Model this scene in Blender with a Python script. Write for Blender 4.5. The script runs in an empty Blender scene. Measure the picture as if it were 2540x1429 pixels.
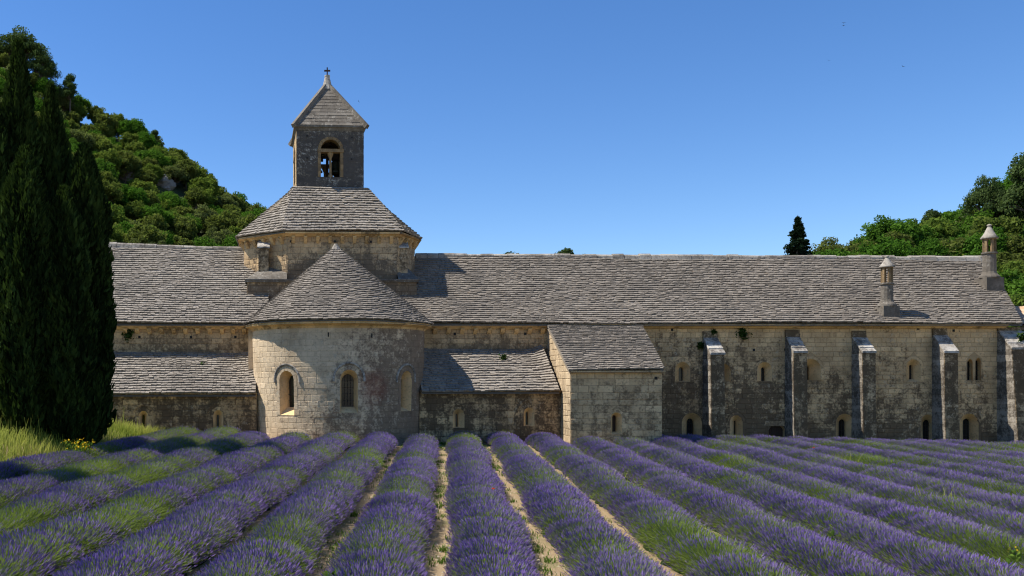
import bpy, math, random
import numpy as np
from mathutils import Vector, Matrix
from mathutils.geometry import delaunay_2d_cdt

R = math.radians
rng = random.Random(11)
nrg = np.random.default_rng(7)
scene = bpy.context.scene
COL = scene.collection

# ------------------------------------------------------------------ camera, sky, sun, exposure
F, CX, CY, CZ = 2200.0, 750.0, 950.0, 2.95          # focal length and principal point in photo pixels, eye height
PW, PH = 2540.0, 1429.0
cam_d = bpy.data.cameras.new('camera')
cam = bpy.data.objects.new('camera', cam_d); COL.objects.link(cam)
cam.location = (0, 0, CZ); cam.rotation_euler = (R(90), 0, 0)
cam_d.sensor_width = 36.0; cam_d.lens = 36.0 * F / PW
cam_d.shift_x = (PW/2 - CX) / PW; cam_d.shift_y = (CY - PH/2) / PW
cam_d.clip_start = 0.1; cam_d.clip_end = 3000
scene.camera = cam

SUN_EL, SUN_BEHIND = R(57), R(4)                   # from the left, a little behind the facade
world = bpy.data.worlds.new('World'); scene.world = world; world.use_nodes = True
wn = world.node_tree; wn.nodes.clear()
sky = wn.nodes.new('ShaderNodeTexSky'); sky.sky_type = 'NISHITA'; sky.sun_disc = False
sky.sun_elevation = SUN_EL; sky.sun_rotation = R(-90) + SUN_BEHIND
sky.altitude = 1200; sky.air_density = 1.0; sky.dust_density = 0.1; sky.ozone_density = 2.2
bg = wn.nodes.new('ShaderNodeBackground'); bg.inputs[1].default_value = 0.090
wo = wn.nodes.new('ShaderNodeOutputWorld')
hs = wn.nodes.new('ShaderNodeHueSaturation'); hs.inputs['Hue'].default_value = 0.507; hs.inputs['Saturation'].default_value = 1.26
wn.links.new(sky.outputs[0], hs.inputs['Color']); wn.links.new(hs.outputs[0], bg.inputs[0]); wn.links.new(bg.outputs[0], wo.inputs[0])

sun_d = bpy.data.lights.new('sun', 'SUN'); sun_d.energy = 3.75; sun_d.angle = R(0.53); sun_d.color = (1.0, 0.955, 0.88)
sun = bpy.data.objects.new('sun', sun_d); COL.objects.link(sun)
sdir = Vector((-math.cos(SUN_BEHIND)*math.cos(SUN_EL), math.sin(SUN_BEHIND)*math.cos(SUN_EL), math.sin(SUN_EL)))
sun.rotation_euler = sdir.to_track_quat('Z', 'Y').to_euler(); sun.location = (-40, 20, 60)

vs = scene.view_settings
vs.view_transform = 'Standard'; vs.look = 'None'; vs.exposure = 0.97; vs.gamma = 1.0; vs.use_curve_mapping = False
scene.cycles.filter_width = 1.15
scene.cycles.max_bounces = 5; scene.cycles.diffuse_bounces = 3; scene.cycles.transparent_max_bounces = 6

# ------------------------------------------------------------------ helpers
def X(px, Y): return (px - CX) / F * Y
def Z(py, Y): return CZ + (CY - py) / F * Y
def W(px, py, Y): return Vector((X(px, Y), Y, Z(py, Y)))
def lerp(a, b, t): return a + (b - a) * t

def tag(o, label=None, cat=None, group=None, kind=None):
    if label: o['label'] = label
    if cat: o['category'] = cat
    if group: o['group'] = group
    if kind: o['kind'] = kind
    return o
def empty(name, loc, label=None, cat=None, group=None):
    o = bpy.data.objects.new(name, None); o.empty_display_size = 0.3; o.location = loc; COL.objects.link(o)
    return tag(o, label, cat, group)
def link(name, me, mat, parent=None):
    if mat is not None and len(me.materials) == 0: me.materials.append(mat)
    o = bpy.data.objects.new(name, me); COL.objects.link(o)
    if parent is not None:
        o.parent = parent
        if parent.type == 'EMPTY' or parent.location.length > 0:
            m = Matrix.Identity(4); q = parent
            mw = Matrix.Translation(parent.location)
            o.matrix_parent_inverse = mw.inverted()
    return o

class MB:
    """collects polygons with a tone per face; build() makes ONE mesh object"""
    def __init__(s): s.v = []; s.f = []; s.t = []
    def add(s, verts, faces, tone=0.5):
        b = len(s.v); s.v += [tuple(p) for p in verts]
        for f in faces: s.f.append([b + i for i in f]); s.t.append(tone)
    def box(s, c, sx, sy, sz, tone=0.5, rot=None):
        vs_ = []
        for dz in (-1, 1):
            for dx, dy in ((-1, -1), (1, -1), (1, 1), (-1, 1)):
                p = Vector((dx*sx/2, dy*sy/2, dz*sz/2))
                if rot is not None: p = rot @ p
                vs_.append(p + Vector(c))
        s.hexa(vs_, tone)
    def hexa(s, p, tone=0.5):
        s.add(p, [(3, 2, 1, 0), (4, 5, 6, 7), (0, 1, 5, 4), (1, 2, 6, 5), (2, 3, 7, 6), (3, 0, 4, 7)], tone)
    def rings(s, loops, tone=0.5, caps=(True, True), closed=True):
        n = len(loops[0]); b = len(s.v)
        for lp in loops: s.v += [tuple(p) for p in lp]
        for k in range(len(loops) - 1):
            for i in range(n if closed else n - 1):
                j = (i + 1) % n
                s.f.append([b+k*n+i, b+k*n+j, b+(k+1)*n+j, b+(k+1)*n+i]); s.t.append(tone)
        if caps[0]: s.f.append([b + i for i in range(n)][::-1]); s.t.append(tone)
        if caps[1]: s.f.append([b + (len(loops)-1)*n + i for i in range(n)]); s.t.append(tone)
    def lathe(s, c, prof, n=14, tone=0.5, phase=0.0):
        s.rings([[(c[0]+r*math.cos(phase+2*math.pi*i/n), c[1]+r*math.sin(phase+2*math.pi*i/n), c[2]+z) for i in range(n)] for r, z in prof], tone)
    def tube(s, pts, rad, n=6, tone=0.5):
        loops = []
        for k, p in enumerate(pts):
            p = Vector(p); a = Vector(pts[max(k-1, 0)]); b = Vector(pts[min(k+1, len(pts)-1)])
            d = (b - a).normalized(); u = d.orthogonal().normalized(); w = d.cross(u)
            r = rad[k] if hasattr(rad, '__len__') else rad
            loops.append([p + u*r*math.cos(2*math.pi*i/n) + w*r*math.sin(2*math.pi*i/n) for i in range(n)])
        s.rings(loops, tone)
    def mesh(s, name, smooth=False):
        me = bpy.data.meshes.new(name); me.from_pydata(s.v, [], s.f); me.update()
        at = me.attributes.new('tone', 'FLOAT', 'FACE'); at.data.foreach_set('value', s.t)
        if smooth: me.polygons.foreach_set('use_smooth', [True]*len(me.polygons))
        return me
    def build(s, name, mat, parent=None, smooth=False, kind=None):
        o = link(name, s.mesh(name, smooth), mat, parent)
        if kind: o['kind'] = kind
        return o

def np_mesh(name, V, Fc, tone=None, smooth=False):
    """V (n,3), Fc (m,k) constant k, tone per face"""
    me = bpy.data.meshes.new(name); V = np.asarray(V, np.float32); Fc = np.asarray(Fc, np.int32); m, k = Fc.shape
    me.vertices.add(len(V)); me.vertices.foreach_set('co', V.ravel())
    me.loops.add(m*k); me.loops.foreach_set('vertex_index', Fc.ravel())
    me.polygons.add(m); me.polygons.foreach_set('loop_start', np.arange(0, m*k, k, dtype=np.int32))
    me.update(calc_edges=True)
    if tone is not None:
        at = me.attributes.new('tone', 'FLOAT', 'FACE'); at.data.foreach_set('value', np.asarray(tone, np.float32))
    if smooth: me.polygons.foreach_set('use_smooth', np.ones(m, bool))
    return me

# ------------------------------------------------------------------ materials
class NT:
    def __init__(s, name):
        s.m = bpy.data.materials.new(name); s.m.use_nodes = True; s.t = s.m.node_tree; s.t.nodes.clear()
        s.out = s.t.nodes.new('ShaderNodeOutputMaterial'); s._pos = None
    def n(s, typ, **kw):
        nd = s.t.nodes.new(typ)
        for k, v in kw.items(): setattr(nd, k, v)
        return nd
    def put(s, sock, v):
        if v is None: return
        if hasattr(v, 'is_output'): s.t.links.new(v, sock)
        else: sock.default_value = v
    def pos(s):
        if s._pos is None: s._pos = s.n('ShaderNodeNewGeometry').outputs['Position']
        return s._pos
    def math(s, op, a, b=None, c=None, clamp=False):
        nd = s.n('ShaderNodeMath', operation=op); nd.use_clamp = clamp
        s.put(nd.inputs[0], a); s.put(nd.inputs[1], b); s.put(nd.inputs[2], c); return nd.outputs[0]
    def scale(s, v, sc):
        nd = s.n('ShaderNodeVectorMath', operation='MULTIPLY'); s.put(nd.inputs[0], v); nd.inputs[1].default_value = sc; return nd.outputs[0]
    def noise(s, sc, detail=3, rough=0.55, vec=None, dist=0.0):
        nd = s.n('ShaderNodeTexNoise'); s.put(nd.inputs['Vector'], vec or s.pos()); nd.inputs['Scale'].default_value = sc
        nd.inputs['Detail'].default_value = detail; nd.inputs['Roughness'].default_value = rough; nd.inputs['Distortion'].default_value = dist
        return nd.outputs['Fac']
    def ramp(s, v, a, b, lo=0.0, hi=1.0, smooth=True):
        nd = s.n('ShaderNodeMapRange'); nd.interpolation_type = 'SMOOTHSTEP' if smooth else 'LINEAR'
        s.put(nd.inputs[0], v); nd.inputs[1].default_value = a; nd.inputs[2].default_value = b
        nd.inputs[3].default_value = lo; nd.inputs[4].default_value = hi; return nd.outputs[0]
    def mix(s, f, a, b, mode='MIX'):
        nd = s.n('ShaderNodeMix', data_type='RGBA', blend_type=mode)
        s.put(nd.inputs[0], f); s.put(nd.inputs[6], a if hasattr(a, 'is_output') else (*a, 1)); s.put(nd.inputs[7], b if hasattr(b, 'is_output') else (*b, 1))
        return nd.outputs[2]
    def attr(s, name): return s.n('ShaderNodeAttribute', attribute_name=name).outputs['Fac']
    def xyz(s, v=None):
        nd = s.n('ShaderNodeSeparateXYZ'); s.put(nd.inputs[0], v or s.pos()); return nd.outputs
    def rnd(s): return s.n('ShaderNodeObjectInfo').outputs['Random']
    def bump(s, h, strength, dist):
        nd = s.n('ShaderNodeBump'); nd.inputs['Strength'].default_value = strength; nd.inputs['Distance'].default_value = dist
        s.put(nd.inputs['Height'], h); return nd.outputs[0]
    def bsdf(s, col, rough=0.85, normal=None, spec=0.25, metal=0.0):
        nd = s.n('ShaderNodeBsdfPrincipled'); s.put(nd.inputs['Base Color'], col if hasattr(col, 'is_output') else (*col, 1))
        s.put(nd.inputs['Roughness'], rough); nd.inputs['Specular IOR Level'].default_value = spec; nd.inputs['Metallic'].default_value = metal
        if normal is not None: s.put(nd.inputs['Normal'], normal)
        s.t.links.new(nd.outputs[0], s.out.inputs[0]); return s.m
    def leaf(s, col, tr=0.35, trcol=None):
        d = s.n('ShaderNodeBsdfDiffuse'); s.put(d.inputs[0], col); t = s.n('ShaderNodeBsdfTranslucent'); s.put(t.inputs[0], trcol if trcol is not None else col)
        mx = s.n('ShaderNodeMixShader'); mx.inputs[0].default_value = tr
        s.t.links.new(d.outputs[0], mx.inputs[1]); s.t.links.new(t.outputs[0], mx.inputs[2]); s.t.links.new(mx.outputs[0], s.out.inputs[0]); return s.m

ARGS = {}
def stone_mat(name, lightA, lightB, stain, bias, gx=(0, 0), gz=(0, 0), lichen=0.5, red=None, tint=(1.17, 0.98, 0.73), streak=1.0, lthr=0.555):
    """limestone with black weather crust (shape from noise), white lichen specks; bias>0 = more crust; gx/gz = (slope, origin) of crust along x / z"""
    ARGS[name] = (lightA, lightB, stain, bias, gx, gz, lichen, red, tint, streak)
    n = NT(name); p = n.pos(); x, y, z = n.xyz()
    tone = n.attr('tone')
    fine = n.noise(9, 5, 0.65)
    base = n.mix(tone, tuple(c*1.04 for c in lightA), tuple(c*0.88 for c in lightB))
    base = n.mix(n.ramp(n.noise(0.9, 3), 0.4, 0.7), base, (lightB[0]*0.8, lightB[1]*0.78, lightB[2]*0.76))
    base = n.mix(n.math('MULTIPLY', n.ramp(fine, 0.45, 0.75), 0.3), base, (0.2, 0.17, 0.13))
    # crust mask: large blotches + vertical runs + position drift + stone to stone differences
    big = n.noise(0.42, 4, 0.6)
    run = n.noise(1.0, 4, 0.62, n.scale(p, (2.3, 2.3, 0.13)))
    m = n.math('ADD', n.math('MULTIPLY', big, 1.0), n.math('MULTIPLY', run, 0.8*streak))
    m = n.math('ADD', m, n.math('MULTIPLY', n.math('SUBTRACT', fine, 0.5), 1.0))
    m = n.math('ADD', m, n.math('MULTIPLY', n.math('SUBTRACT', n.noise(2.6, 5, 0.72), 0.5), 1.35))
    m = n.math('ADD', m, n.math('MULTIPLY', n.math('SUBTRACT', tone, 0.5), 0.20))
    m = n.math('ADD', m, bias - 0.5 - 0.4*streak)
    if gx[0]: m = n.math('ADD', m, n.math('MULTIPLY', n.math('SUBTRACT', x, gx[1]), gx[0]))
    if gz[0]: m = n.math('ADD', m, n.math('MULTIPLY', n.math('SUBTRACT', z, gz[1]), gz[0]))
    mask = n.ramp(m, -0.20, 0.26)
    dark = n.mix(n.noise(2.3, 3), stain, (stain[0]*2.2, stain[1]*2.05, stain[2]*1.9))
    col = n.mix(n.math('MULTIPLY', mask, 0.93), base, dark)
    if red:
        d = n.n('ShaderNodeVectorMath', operation='DISTANCE'); n.put(d.inputs[0], n.scale(p, (1, 0.3, 0.8))); d.inputs[1].default_value = (red[0], red[1]*0.3, red[2]*0.8)
        rm = n.math('MULTIPLY', n.ramp(n.math('ADD', d.outputs['Value'], n.math('MULTIPLY', n.noise(2.2, 4, 0.7), 1.1)), 0.75, 1.55, 1, 0), 0.55)
        col = n.mix(rm, col, (0.17, 0.055, 0.045))
    sp = n.math('MULTIPLY', n.ramp(n.noise(4.6, 6, 0.82), lthr, lthr+0.06), n.math('MULTIPLY', n.ramp(n.noise(0.8, 2), 0.38, 0.62), lichen))
    col = n.mix(sp, col, (0.40, 0.38, 0.335))
    dk = n.math('MULTIPLY', n.ramp(n.noise(4.2, 5, 0.78, n.scale(p, (1, 1, 1.4))), 0.55, 0.66), 0.32)
    col = n.mix(dk, col, (0.05, 0.043, 0.036))
    oc = n.math('MULTIPLY', n.ramp(n.noise(3.1, 4, 0.7, n.scale(p, (1, 1, 1.01))), 0.68, 0.76), 0.45)
    col = n.mix(oc, col, (0.30, 0.17, 0.06))
    col = n.mix(1.0, col, tint, 'MULTIPLY')
    b = n.bump(n.math('ADD', n.math('MULTIPLY', fine, 0.7), n.noise(34, 3, 0.6)), 0.55, 0.02)
    return n.bsdf(col, 0.92, b, 0.12)

def tile_mat(name, a, b, lich):
    n = NT(name); tone = n.attr('tone'); p = n.pos()
    col = n.mix(tone, (a[0]*1.10, a[1]*1.10, a[2]*1.10), (b[0]*0.84, b[1]*0.84, b[2]*0.84))
    f = n.noise(7, 5, 0.7)
    col = n.mix(n.ramp(f, 0.42, 0.68), col, (b[0]*1.28, b[1]*1.26, b[2]*1.22))
    col = n.mix(n.math('MULTIPLY', n.ramp(n.noise(11, 4, 0.7), 0.52, 0.66), 0.75), col, (0.055, 0.05, 0.045))
    col = n.mix(n.math('MULTIPLY', n.ramp(n.noise(0.55, 4, 0.6), 0.40, 0.68), 0.42), col, (0.12, 0.108, 0.095))
    col = n.mix(1.0, col, (1.10, 1.095, 1.075), 'MULTIPLY')
    col = n.mix(n.math('MULTIPLY', n.ramp(n.noise(4.3, 3, 0.6), 0.64, 0.70), lich), col, (0.33, 0.20, 0.09))
    bmp = n.bump(n.noise(26, 4, 0.65), 0.6, 0.02)
    return n.bsdf(col, 0.93, bmp, 0.1)

JT = {}
def joint_mat(key):
    if key not in JT:
        a = list(ARGS[M[key].name]); f = 0.86 if key == 'apse' else 0.72; a[0] = tuple(c*f for c in a[0]); a[1] = tuple(c*f for c in a[1]); a[2] = tuple(c*0.8 for c in a[2]); a[6] = a[6]*0.4
        JT[key] = stone_mat(M[key].name+'_joint', a[0], a[1], a[2], a[3], a[4], a[5], a[6], a[7], a[8], a[9])
    return JT[key]
LA, LB = (0.50, 0.425, 0.315), (0.40, 0.335, 0.25)
ST = (0.060, 0.051, 0.042)
M = {}
M['apse'] = stone_mat('apse_limestone', (0.66, 0.57, 0.45), (0.56, 0.48, 0.375), (0.115, 0.095, 0.08), -0.15, gx=(0.12, 1.2), gz=(-0.05, 3.4), lichen=0.95, red=(X(925, 41.2), 41.2, Z(960, 41.2)), streak=0.6, tint=(1.12, 1.01, 0.84))
M['dorm'] = stone_mat('dormitory_limestone', (0.64, 0.525, 0.365), (0.52, 0.425, 0.295), (0.072, 0.061, 0.05), -0.06, gx=(-0.018, 24.0), gz=(-0.12, 3.9), lichen=0.85)
M['chapel'] = stone_mat('chapel_limestone', (0.60, 0.505, 0.375), (0.50, 0.42, 0.31), (0.10, 0.086, 0.07), -0.03, gz=(-0.05, 1.8), lichen=0.6)
M['aisle'] = stone_mat('aisle_limestone', (0.60, 0.48, 0.32), (0.48, 0.385, 0.26), (0.055, 0.046, 0.038), 0.14, gz=(0.0, 1.5), lichen=0.7, streak=1.4)
M['transept'] = stone_mat('transept_limestone', (0.58, 0.48, 0.34), (0.48, 0.395, 0.28), (0.10, 0.085, 0.068), -0.06, gz=(-0.35, 5.1), lichen=0.35)
M['lantern'] = stone_mat('lantern_limestone', (0.60, 0.50, 0.365), (0.50, 0.415, 0.305), (0.085, 0.078, 0.072), -0.06, gz=(-0.26, 9.9), lichen=0.6)
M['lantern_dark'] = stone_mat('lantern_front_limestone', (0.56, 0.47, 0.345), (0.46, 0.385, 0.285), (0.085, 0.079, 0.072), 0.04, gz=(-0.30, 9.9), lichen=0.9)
M['belfry'] = stone_mat('belfry_limestone', (0.50, 0.44, 0.34), (0.42, 0.37, 0.29), (0.042, 0.040, 0.040), 0.34, lichen=1.0, streak=0.5, tint=(1.0, 0.98, 0.94), lthr=0.525)
M['belfry_lit'] = stone_mat('belfry_lit_limestone', (0.52, 0.45, 0.34), (0.44, 0.38, 0.28), (0.12, 0.105, 0.085), -0.2, lichen=0.3, streak=0.6)  # paler copy for the sunward belfry face; its sunlit look is in the colour
M['belfry_pale'] = stone_mat('belfry_pale_limestone', (0.30, 0.245, 0.17), (0.24, 0.195, 0.135), (0.09, 0.08, 0.065), -0.05, lichen=0.3, streak=0.6)
M['spire'] = stone_mat('spire_stone', (0.24, 0.215, 0.18), (0.175, 0.155, 0.13), (0.07, 0.064, 0.055), 0.04, lichen=0.7, streak=0.3, tint=(0.98, 0.96, 0.92))
M['buttress'] = stone_mat('buttress_limestone', (0.50, 0.43, 0.33), (0.38, 0.33, 0.255), (0.05, 0.044, 0.037), 0.20, lichen=0.95)
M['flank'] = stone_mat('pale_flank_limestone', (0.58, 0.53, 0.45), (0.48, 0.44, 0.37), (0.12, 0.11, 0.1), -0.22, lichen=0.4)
M['reveal'] = stone_mat('window_reveal_limestone', (0.70, 0.575, 0.39), (0.60, 0.49, 0.325), (0.20, 0.16, 0.115), -0.36, lichen=0.1)
M['bflank'] = stone_mat('buttress_flank_limestone', (0.42, 0.38, 0.32), (0.32, 0.285, 0.24), (0.06, 0.053, 0.044), 0.06, lichen=0.8, tint=(1.0, 0.97, 0.92))
M['cornice'] = stone_mat('cornice_limestone', (0.66, 0.52, 0.32), (0.55, 0.43, 0.26), (0.10, 0.085, 0.062), -0.2, lichen=0.2)
M['cap'] = stone_mat('weathered_cap_stone', (0.56, 0.53, 0.475), (0.45, 0.42, 0.375), (0.07, 0.065, 0.06), -0.05, lichen=0.6, streak=0.3, tint=(1.0, 0.97, 0.92))
M['ridge'] = stone_mat('ridge_stone', (0.42, 0.39, 0.34), (0.33, 0.305, 0.265), (0.09, 0.083, 0.075), -0.05, lichen=0.5, streak=0.2, tint=(1.0, 0.97, 0.92))
M['tile'] = tile_mat('lauze_tile', (0.255, 0.222, 0.185), (0.19, 0.164, 0.136), 0.3)
M['tile_pale'] = tile_mat('pale_lauze_tile', (0.30, 0.264, 0.222), (0.225, 0.196, 0.164), 0.2)
M['tile_cone'] = tile_mat('cone_lauze_tile', (0.235, 0.205, 0.172), (0.175, 0.152, 0.128), 0.15)
n = NT('roof_underlay'); M['under'] = n.bsdf((0.22, 0.18, 0.13), 0.95)
n = NT('mortar'); M['mortar'] = n.bsdf(n.mix(n.noise(3, 3), (0.16, 0.135, 0.105), (0.26, 0.22, 0.17)), 0.95)
n = NT('window_glass'); M['glass'] = n.bsdf((0.012, 0.013, 0.015), 0.18, None, 0.5)
n = NT('window_iron'); M['iron'] = n.bsdf(n.mix(n.noise(20), (0.03, 0.028, 0.026), (0.07, 0.05, 0.04)), 0.6)
n = NT('cross_iron'); M['cross'] = n.bsdf(n.mix(n.noise(20), (0.05, 0.03, 0.025), (0.10, 0.055, 0.04)), 0.7)
n = NT('door_wood'); M['wood'] = n.bsdf(n.mix(n.noise(6, 4, 0.6, n.scale(n.pos(), (6, 6, 0.5))), (0.035, 0.022, 0.016), (0.075, 0.045, 0.03)), 0.8)
n = NT('bell_bronze'); M['bronze'] = n.bsdf(n.mix(n.noise(8), (0.05, 0.05, 0.035), (0.09, 0.10, 0.07)), 0.5, None, 0.5, 0.7)
n = NT('terracotta_tile'); M['terra'] = n.bsdf(n.mix(n.attr('tone'), (0.42, 0.25, 0.14), (0.55, 0.40, 0.26)), 0.9)
n = NT('dark_interior'); M['inside'] = n.bsdf((0.03, 0.028, 0.025), 0.95)

def leaf_mat(name, cols, tr=0.3, objrand=True, spread=0.6):
    n = NT(name); t = n.attr('tone')
    c = n.mix(t, cols[0], cols[1])
    if objrand:
        r = n.rnd(); c = n.mix(n.ramp(r, 0.25, 0.85), c, n.mix(t, cols[2], cols[3]))
    tc = n.mix(0.5, c, (cols[1][0]*1.3, cols[1][1]*1.5, cols[1][2]*0.7))
    return n.leaf(c, tr, tc)
M['oak'] = leaf_mat('hill_oak_leaf', [(0.040, 0.056, 0.016), (0.165, 0.19, 0.048), (0.042, 0.07, 0.015), (0.15, 0.22, 0.035)], 0.45)
M['holm'] = leaf_mat('holm_oak_leaf', [(0.040, 0.055, 0.020), (0.17, 0.195, 0.068), (0.038, 0.05, 0.019), (0.155, 0.17, 0.06)], 0.38)
M['bright'] = leaf_mat('bright_oak_leaf', [(0.025, 0.055, 0.010), (0.085, 0.185, 0.022), (0.035, 0.07, 0.012), (0.12, 0.22, 0.03)], 0.35)
M['pine'] = leaf_mat('pine_needle', [(0.026, 0.046, 0.018), (0.095, 0.135, 0.042), (0.026, 0.046, 0.018), (0.10, 0.14, 0.044)], 0.28)
M['fir'] = leaf_mat('fir_needle', [(0.007, 0.016, 0.009), (0.022, 0.040, 0.020), (0.007, 0.016, 0.009), (0.022, 0.040, 0.02)], 0.08)
M['cypress'] = leaf_mat('cypress_leaf', [(0.009, 0.017, 0.006), (0.052, 0.085, 0.02), (0.009, 0.017, 0.006), (0.052, 0.085, 0.02)], 0.16)
M['wallplant'] = leaf_mat('wall_plant_leaf', [(0.02, 0.04, 0.01), (0.06, 0.10, 0.02), (0.02, 0.04, 0.01), (0.05, 0.09, 0.02)], 0.2)
n = NT('bark'); M['bark'] = n.bsdf(n.mix(n.noise(5, 4, 0.6, n.scale(n.pos(), (3, 3, 0.6))), (0.06, 0.045, 0.035), (0.14, 0.11, 0.085)), 0.95)
n = NT('hill_rock'); M['rock'] = n.bsdf(n.mix(n.noise(0.6, 5, 0.7), (0.14, 0.13, 0.12), (0.30, 0.28, 0.255)), 0.95, n.bump(n.noise(1.5, 5, 0.7), 0.8, 0.3))
# ------------------------------------------------------------------ walls and stones
def pip(p, poly):
    x, y = p; c = False; n_ = len(poly)
    for i in range(n_):
        x1, y1 = poly[i]; x2, y2 = poly[i-1]
        if (y1 > y) != (y2 > y) and x < (x2-x1)*(y-y1)/(y2-y1)+x1: c = not c
    return c

def panel(mb, surf, outline, holes, d=0.0, grid=None, tone=0.5, flip=False):
    pts = [Vector(p) for p in outline]; edges = [(i, (i+1) % len(pts)) for i in range(len(pts))]
    for h in holes:
        b = len(pts); pts += [Vector(p) for p in h]; edges += [(b+i, b+(i+1) % len(h)) for i in range(len(h))]
    if grid:
        u0, u1 = min(p[0] for p in outline), max(p[0] for p in outline); v0, v1 = min(p[1] for p in outline), max(p[1] for p in outline)
        nu, nv = max(2, int((u1-u0)/grid)), max(2, int((v1-v0)/grid))
        for i in range(nu+1):
            for j in range(1, nv):
                q = (u0+(u1-u0)*i/nu, v0+(v1-v0)*j/nv)
                if (i in (0, nu)): continue
                if pip(q, outline) and not any(pip(q, h) for h in holes): pts.append(Vector(q))
        # curve top/bottom edges too
        for i in range(1, nu):
            for vv in (v0, v1):
                pts.append(Vector((u0+(u1-u0)*i/nu, vv)))
    vv, ee, ff = delaunay_2d_cdt(pts, edges, [], 0, 1e-5)[:3]
    b = len(mb.v); mb.v += [tuple(surf(p[0], p[1], d)) for p in vv]
    for f in ff:
        c = sum((vv[i] for i in f), Vector((0, 0)))/len(f)
        if pip(c, outline) and not any(pip(c, h) for h in holes):
            mb.f.append([b+i for i in (f if not flip else f[::-1])]); mb.t.append(tone)

def arch(uc, v0, vs_, w, n_=10, pointed=False):
    L = [(uc-w, v0), (uc-w, vs_)]
    if pointed:
        rr = 1.6*w
        for i in range(1, n_):
            t = i/n_; s = 1-abs(2*t-1); u = -w+2*w*t
            cx = (rr-w) if u < 0 else -(rr-w)
            L.append((uc+u, vs_+math.sqrt(max(0, rr*rr-(u-cx)**2))))
    else:
        for i in range(1, n_): a = math.pi*(1-i/n_); L.append((uc+w*math.cos(a), vs_+w*math.sin(a)))
    L += [(uc+w, vs_), (uc+w, v0)]
    return L

def stone_poly(mb, surf, poly, prot, tone, back=-0.06, ch=0.018):
    """a block whose outline is poly (u,v), proud of the wall by prot, its arrises worn"""
    cu = sum(p[0] for p in poly)/len(poly); cv = sum(p[1] for p in poly)/len(poly); n_ = len(poly)
    wu = max(abs(p[0]-cu) for p in poly); wv = max(abs(p[1]-cv) for p in poly)
    if wu < 0.03 or wv < 0.03: return False
    ins = [(p[0]+(cu-p[0])*min(0.4, ch/wu), p[1]+(cv-p[1])*min(0.4, ch/wv)) for p in poly]
    b = len(mb.v)
    mb.v += [tuple(surf(u, v, back)) for u, v in poly] + [tuple(surf(u, v, prot-ch*0.7)) for u, v in poly] + [tuple(surf(u, v, prot)) for u, v in ins]
    for k in (0, 1):
        for i in range(n_):
            j = (i+1) % n_; mb.f.append([b+k*n_+i, b+k*n_+j, b+(k+1)*n_+j, b+(k+1)*n_+i]); mb.t.append(tone)
    mb.f.append([b+2*n_+i for i in range(n_)]); mb.t.append(tone)
    return True

def clip_poly(poly, outline):
    """Sutherland-Hodgman against a convex counter-clockwise outline"""
    out = poly
    for i in range(len(outline)):
        a, b = outline[i], outline[(i+1) % len(outline)]
        ins = lambda p: (b[0]-a[0])*(p[1]-a[1])-(b[1]-a[1])*(p[0]-a[0]) >= -1e-9
        res = []
        for k in range(len(out)):
            p, q = out[k-1], out[k]
            if ins(p) != ins(q):
                dx, dy = q[0]-p[0], q[1]-p[1]; den = (b[0]-a[0])*dy-(b[1]-a[1])*dx
                t = ((b[0]-a[0])*(a[1]-p[1])-(b[1]-a[1])*(a[0]-p[0]))/den
                res.append((p[0]+dx*t, p[1]+dy*t))
            if ins(q): res.append(q)
        out = res
        if len(out) < 3: return []
    return out

def stones(surf, outline, openings, ch=(0.24, 0.34), cw=(0.32, 0.78), prot=(0.004, 0.026), joint=0.020, tsd=0.27):
    """courses of squared blocks; openings = (uc, v0, vspring, halfwidth) keep-out arches.  returns list of (poly, prot, tone)"""
    v0, v1 = min(p[1] for p in outline), max(p[1] for p in outline); u0, u1 = min(p[0] for p in outline), max(p[0] for p in outline)
    res = []; v = v0
    while v < v1-0.05:
        h = rng.uniform(*ch); vt = min(v1, v+h)
        if v1-vt < 0.1: vt = v1
        cuts = []
        for (uc, a, s, w) in openings:
            def hw(q):
                if q < a-0.001 or q > s+w: return 0.0
                return w if q <= s else math.sqrt(max(0.0, w*w-(q-s)**2))
            wb, wt = hw(v+0.01), hw(vt-0.01)
            if wb == 0 and wt == 0:
                if not (v < a < vt or v < s < vt): continue
                wb = wt = w*0.7
            if wb == 0: wb = wt
            cuts.append((uc-wb, uc-wt, uc+wb, uc+wt))
        cuts.sort(); segs = []; L = (u0, u0)
        for c in cuts:
            segs.append((L, (c[0], c[1]))); L = (max(L[0], c[2]), max(L[1], c[3]))
        segs.append((L, (u1, u1)))
        for (lb, lt), (rb, rt) in segs:
            if max(rb, rt)-min(lb, lt) < 0.06 or rb-lb < 0.02: continue
            qs = [0.0]; span = max(rb-lb, 0.05)
            first = True
            while True:
                wdt = rng.uniform(*cw)*(0.6 if first and rng.random() < 0.5 else 1.0); first = False
                nx = qs[-1]+wdt/span
                if nx > 1-0.2/span: qs.append(1.0); break
                qs.append(nx)
            for a, b in zip(qs, qs[1:]):
                j = joint/2
                bl, br = lerp(lb, rb, a)+j, lerp(lb, rb, b)-j
                # vertical joints inside a segment stand upright; only ends follow the opening
                tl = lerp(lt, rt, a)+j if a == 0 else bl
                tr = lerp(lt, rt, b)-j if b == 1 else br
                jt = lambda: rng.uniform(-0.006, 0.006)
                poly = [(bl+jt(), v+j+jt()), (br+jt(), v+j+jt()), (tr+jt(), vt-j+jt()), (tl+jt(), vt-j+jt())]
                if tr < tl or br < bl: continue
                poly = clip_poly(poly, outline)
                if len(poly) >= 3: res.append((poly, rng.uniform(*prot), min(1, max(0, rng.gauss(0.5, tsd)))))
        v = vt
    return res

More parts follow.
